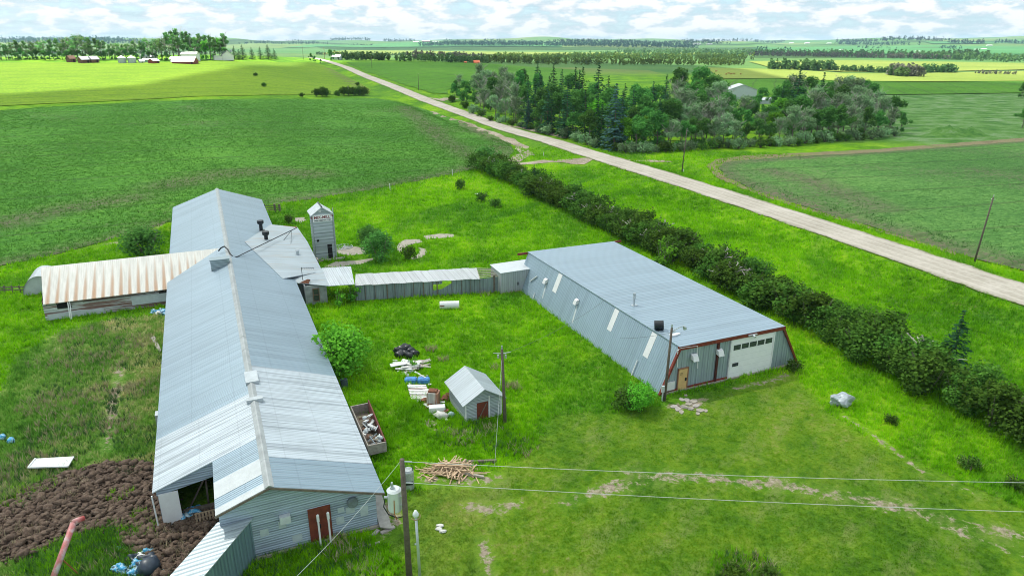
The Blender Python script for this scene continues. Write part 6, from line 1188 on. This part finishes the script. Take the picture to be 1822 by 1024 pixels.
# elevator tube at the lower left
ag = empty('grain_auger', at(88, 1045, 1.2)); tag(ag, 'faded red and white auger tube rising over the manure, lower left', 'auger'); b0 = ag.location; t1 = at(131, 929, 3.6) - b0; e1 = at(149, 921, 3.5) - b0
tt = NT('faded_auger_paint'); n_ = tt.noise(tt.obj(), .9, 4, .6); M['auger'] = tt.set(tt.ramp(n_, [(.38, (.42, .07, .06)), (.5, (.50, .20, .20)), (.6, (.55, .52, .52))]), .5)
m = MB(); m.tube([(0, 0, 0), t1], .17, 12); m.build('tube', M['auger'], ag, smooth=True); m = MB(); m.tube([t1, t1.lerp(e1, .5) + Vector((0, 0, .03)), e1], [.2, .17, .15], 12); m.build('spout', M['auger'], ag, smooth=True)
for q in ((88, 1040), (142, 1022)): m = MB(); m.tube([t1 * .45, gp(*q) - b0], .04, 6); m.build('leg', flat('rusty_leg', (.40, .14, .06), .8), ag)
# standpipes before the door
for x, lb in ((561, 'left pale standpipe in front of the rust-red barn door'), (577, 'right pale standpipe in front of the rust-red barn door')):
    b = gp(x + 8, 972); e_ = empty('standpipe', vu(3.2 + (x > 570) * .62, 37.2, 0)); tag(e_, lb, 'pipe', 'standpipes'); m = MB(); m.tube([(0, 0, 0), (0, 0, 2.1)], .06, 8); m.build('shaft', M['white'], e_); m = MB(); m.tube([(0, 0, 2.0), (0, 0, 2.45), (0, 0, 2.5)], [.09, .09, .05], 8); m.build('cap', M['white'], e_)
# boardwalk, paving slabs, concrete
bw = thing('boardwalk', 'tilted grey board ramp beside the near barn corner', 'ramp', 7.4, 39); m = MB(); m.slab([(6.98, 37.3, .3), (7.7, 36.9, .25), (7.9, 40.9, .45), (7.2, 41.2, .5)], .08); part(m, 'deck', flat('grey_deck', (.36, .35, .32), .9, 0, .2, 3), bw)
m = MB(); m.bar((-1.3, -.6, .05), (1.2, .4, .08), .15); lone(m, 'plank', M['conc'], gp(640, 974), 'pale plank lying in the grass before the barn gable', 'plank')
for i, (x, y, w) in enumerate([(676, 931, .9), (690, 943, 1.0), (668, 948, .6)]): m = MB(); m.box(-w / 2, w / 2, -.12, .12, 0, .1); lone(m, 'plank', wm_[2], gp(x, y), 'short plank scrap beside the board ramp', 'plank', 'plank scraps by the ramp', rz=.3 + i * .4)
rr = random.Random(31)
for i, (x, y) in enumerate([(1220, 703), (1213, 711), (1233, 714), (1226, 718), (1199, 723), (1212, 733), (1228, 727), (1238, 722), (1246, 730), (1256, 731), (1206, 728), (1217, 724), (1241, 736), (1222, 712)]):
    m = MB(); n = 6; w = rr.uniform(.22, .45); pp = [(math.cos(a * 6.283 / n) * w * rr.uniform(.8, 1.2), math.sin(a * 6.283 / n) * w * .7 * rr.uniform(.8, 1.2), .07) for a in range(n)]; m.slab(pp, .09); lone(m, 'paving_slab', [M['conc'], wm_[2], M['conc']][i % 3], gp(x, y), 'broken flat slab in the patch before the tan shop door', 'paving slab', 'broken slabs before the shop door', rr.uniform(0, 3))
for i, P in enumerate(PADS): sheet('concrete_pad', ragged(pxpoly(P), 1.2, .15, i), M['conc'], .05, 4)
m = MB()
for k in range(12): a = k * math.pi / 6; m.bar((0, 0, .12), (math.cos(a) * 1.4, math.sin(a) * 1.4, .12), .07)
m.tube([(math.cos(a) * 1.4, math.sin(a) * 1.4, .12) for a in np.linspace(0, 6.283, 25)], .06, 6); lone(m, 'wheel_frame', M['pale'], gp(611, 440), 'pale round spoked frame lying beside the feed tower', 'wheel frame')
# fences and small posts
cf = empty('corral_gate', gp(478, 378)); tag(cf, 'grey wooden corral panel behind the far barn corner', 'corral panel'); m = MB()
for z in (.4, .8, 1.2): m.bar((-2, 0, z), (2, .3, z + .1), .12)
m.build('rails', M['wood'], cf)
for x in (-2, -.6, 1.2, 2.1): m = MB(); m.bar((x, .1, 0), (x, .1, 1.6), .3 if x > 1 else .14); m.build('post', M['wood'], cf)
rf_ = empty('rail_fence', gp(40, 521)); tag(rf_, 'low dark rail fence running left from the rusty wing', 'fence'); a, b = gp(-30, 521) - rf_.location, gp(76, 519) - rf_.location; m = MB()
for z in (.35, .7): m.bar(a + Vector((0, 0, z)), b + Vector((0, 0, z)), .07, .14)
m.build('rails', M['wood'], rf_)
for k in range(9): q = a.lerp(b, k / 8); m = MB(); m.bar(q, q + Vector((0, 0, .95)), .12); m.build('post', M['wood'], rf_)
for n, (x, y, h) in enumerate([(694, 338, 1.3), (805, 312, 1.3), (967, 278, 1.1), (1216, 306, .6)]): m = MB(); m.tube([(0, 0, 0), (0, 0, h)], .09, 6); m.tube([(0, 0, h), (0, 0, h + .08)], .12, 6); lone(m, 'marker_post', M['white'], gp(x, y), ['white marker post on the field edge above the meadow', 'white marker post near the far end of the hedge', 'white marker post inside the field lane corner', 'short white stake at the foot of the verge pole'][n], 'marker post')
for n, (x, y) in enumerate([(6, 782), (21, 788)]): m = MB(); m.lump((0, 0, .25), (.28, .25, .28), n + 70); lone(m, 'blue_tub', blue[0], gp(x, y), ['leftmost blue tub in the grass at the picture edge', 'blue tub right of the leftmost one in the grass'][n], 'tub')
m = MB(); m.box(-.25, .25, -.4, .4, .5, 1.5); m.tube([(0, -.6, .9), (0, .6, .9)], .06, 6); lone(m, 'wall_fan_box', M['galv'], vu(-6.35, 55.3, .8), 'small grey fan box on the left wall of the long barn', 'fan box', rz=-TH)
m = MB(); m.box(-.5, .5, -.3, .3, 0, .2); lone(m, 'white_scrap', M['white'], gp(849, 346), 'white scrap lying left of two low meadow bushes', 'scrap'); 
for n, (x, y) in enumerate([(781, 942), (788, 946), (783, 936)]): m = MB(); m.lump((0, 0, .08), (.25, .15, .1), n + 40); lone(m, 'stone', wm_[1], gp(x, y), 'pale stone in the mown grass right of the lamp post', 'stone', 'pale stones')
# rough plants: dry clumps and reedy stems in the grass
def strawy(name, P, n, h, mat, seed, spread=.7):
    r = np.random.default_rng(seed); V = []
    for (x, y, rad, k) in P:
        b = gp(x, y)
        for i in range(k):
            a = r.uniform(0, 6.28); q = r.random() ** .5 * rad; px_, py_ = b.x + math.cos(a) * q, b.y + math.sin(a) * q; z = tz(px_, py_)
            for j in range(n): t_ = r.uniform(0, 6.28); hh = h * r.uniform(.5, 1.1); l_ = hh * r.uniform(.1, spread); w = .03; ph = r.uniform(0, 6.28); V += [(px_ - w * math.cos(ph), py_ - w * math.sin(ph), z), (px_ + w * math.cos(ph), py_ + w * math.sin(ph), z), (px_ + l_ * math.cos(t_), py_ + l_ * math.sin(t_), z + hh)]
    V = np.array(V); o = npmesh(name, V, np.arange(len(V)).reshape(-1, 3), mat, n=3); o['kind'] = 'stuff'
M['dweed'] = flat('dark_weed_leaves', (.075, .20, .045), .9, 0, .5, 1.2); M['straw'] = flat('dry_straw', (.46, .40, .24), .9, 0, .35, 1.5)
strawy('dry_stalks', [(768, 622, .7, 22), (789, 640, .6, 12), (915, 690, .8, 26), (885, 655, .6, 12), (865, 500 + 20, 1.6, 22), (680, 520, 1.2, 10), (815, 520, 1.5, 14), (1722, 828, .8, 16), (90, 720, 2.5, 110), (170, 650, 3, 120), (240, 610, 2.5, 90), (60, 850, 3, 100), (120, 760, 3, 110), (265, 690, 2, 80), (190, 700, 2, 70), (150, 600, 2.5, 60), (30, 830, 2, 60), (215, 760, 1.5, 50), (100, 640, 2.5, 60), (20, 900, 2, 40), (110, 880, 1.8, 40), (260, 960, 1.6, 34), (300, 975, 1.2, 26), (330, 985, 1.0, 20), (180, 1000, 1.2, 24), (30, 960, 1.5, 36), (610, 985, 1.2, 26), (650, 1010, 1.0, 22), (1340, 1015, 1.5, 30), (820, 780, 1.4, 20), (870, 770, 1.2, 16), (930, 800, 1.2, 16), (600, 965, .6, 12)], 7, .65, M['straw'], 5)
strawy('dark_weeds', [(150, 985, 2.2, 170), (100, 1005, 2.2, 170), (180, 960, 1.6, 130), (215, 1000, 1.2, 80), (50, 880, 1.8, 80), (255, 945, .9, 40), (600, 1000, 2.4, 130), (540, 1005, 1.6, 80), (480, 1010, 1.2, 60), (20, 860, 2.5, 120), (110, 790, 3, 140), (180, 740, 2.5, 110), (250, 780, 2, 100), (230, 700, 2, 80), (130, 690, 3, 110), (170, 620, 3, 100), (260, 640, 2.4, 90), (240, 830, 1.5, 60), (80, 830, 2, 90), (200, 580, 2.5, 80), (820, 770, 2, 60), (900, 785, 2.2, 60), (1330, 1020, 2.0, 60)], 8, .5, M['dweed'], 16)
strawy('green_weeds', [(700, 650, 1.0, 60), (708, 690, 1.2, 90), (722, 715, 1.2, 90), (742, 735, 1.4, 110), (760, 750, 1.4, 90), (775, 690, .8, 50), (765, 665, .8, 50), (820, 748, 1.0, 60), (648, 735, .8, 60), (655, 720, .7, 50), (690, 790, 1.0, 60), (675, 760, .6, 30), (740, 672, .35, 18), (716, 672, .4, 26), (150, 985, 2.2, 150), (100, 1005, 2.2, 150), (180, 960, 1.6, 110), (215, 1000, 1.2, 60), (50, 880, 1.8, 60), (255, 945, .9, 40), (250, 920, .5, 30), (600, 1000, 2.4, 160), (540, 1005, 1.6, 90), (650, 985, 1.5, 90), (690, 1010, 1, 50), (480, 1010, 1.2, 70), (820, 770, 2.0, 120), (900, 785, 2.2, 130), (700, 770, 1.5, 60), (800, 760, 1.2, 60), (1330, 1020, 2.0, 90), (590, 700, .8, 30), (700, 855, 1, 40), (215, 885, .9, 24), (660, 725, 1.2, 40), (1300, 1018, 1.5, 50)], 7, .6, M['tm'], 6)
# ================================================================ CLOUDS THAT SHADE THE LAND, AND THE AIR
def cloud_material():
    t = NT('cloud_body'); d = t.n('ShaderNodeBsdfDiffuse'); d.inputs[0].default_value = (.9, .92, .95, 1); tr = t.n('ShaderNodeBsdfTranslucent'); tr.inputs[0].default_value = (.9, .92, .95, 1)
    m1 = t.n('ShaderNodeMixShader'); m1.inputs[0].default_value = .6; t.l(d.outputs[0], m1.inputs[1]); t.l(tr.outputs[0], m1.inputs[2])
    tp = t.n('ShaderNodeBsdfTransparent'); m2 = t.n('ShaderNodeMixShader'); m2.inputs[0].default_value = CLOUD_OPAQUE
    t.l(tp.outputs[0], m2.inputs[1]); t.l(m1.outputs[0], m2.inputs[2]); t.l(m2.outputs[0], t.o.inputs[0]); t.t.nodes.remove(t.b); return t.m
CLOUD_OPAQUE = .5
M['cloud'] = cloud_material()
CA = 900.0; cs = Vector((sv.x / sv.z, sv.y / sv.z)) * CA
def cloud(pts, label, seed, th=90):
    pts = ragged([(p[0] + cs.x, p[1] + cs.y) for p in pts], 40, 9, seed); c = Vector((sum(p[0] for p in pts) / len(pts), sum(p[1] for p in pts) / len(pts)))
    m = MB(); n = len(pts); rnd = random.Random(seed); rings = [(1.0, CA), (1.012, CA + 12), (.99, CA + 40), (.9, CA + th * .8), (.6, CA + th)]
    for s_, z in rings:
        for p in pts: m.v.append((c.x + (p[0] - c.x) * s_ , c.y + (p[1] - c.y) * s_, z + rnd.uniform(-4, 4)))
    for k in range(len(rings) - 1):
        for i in range(n): j = (i + 1) % n; m.f.append((k * n + i, k * n + j, (k + 1) * n + j, (k + 1) * n + i)); m.m.append(0)
    m.f.append(tuple(range(n - 1, -1, -1))); m.m.append(0); m.f.append(tuple(range((len(rings) - 1) * n, len(rings) * n))); m.m.append(0)
    o = m.build('cloud', M['cloud']); tag(o, label, 'cloud', kind='structure'); return o
G2 = lambda px, py: tuple(march(px, py, T0)[:2])
cloud([(-900, -700), (900, -700)] + [G2(2050, 146), G2(1822, 148), G2(1500, 147), G2(1285, 143), G2(1240, 118), G2(1000, 108), G2(800, 108), G2(640, 108), G2(560, 113), G2(500, 118), G2(430, 131), G2(330, 148), G2(230, 158), G2(120, 166), G2(0, 170), G2(-200, 174)], 'broad pale cloud drifting above the farmyard', 1)
for i, P in enumerate([[(1340, 104), (1500, 103), (1822, 106), (2000, 106), (2000, 98), (1600, 96), (1340, 97)], [(560, 83), (900, 82), (1000, 84), (1340, 84), (1340, 89), (900, 90), (600, 89)], [(1000, 76), (1822, 75.5), (1900, 79), (1400, 80), (1000, 79.5)], [(200, 76), (560, 75.5), (620, 78), (300, 80)]]):
    cloud([G2(*p) for p in P], 'small pale cloud above the far fields', 10 + i)
t = NT('air'); t.t.nodes.remove(t.b); v = t.n('ShaderNodeVolumePrincipled'); v.inputs['Color'].default_value = (.55, .82, 1.0, 1); v.inputs['Density'].default_value = 7e-5; v.inputs['Anisotropy'].default_value = 0.0
t.l(v.outputs[0], t.o.inputs['Volume']); M['air'] = t.m
m = MB(); m.box(-9600, 9600, -9600, 9600, -12, 96); hz = m.build('haze', M['air']); hz['kind'] = 'stuff'
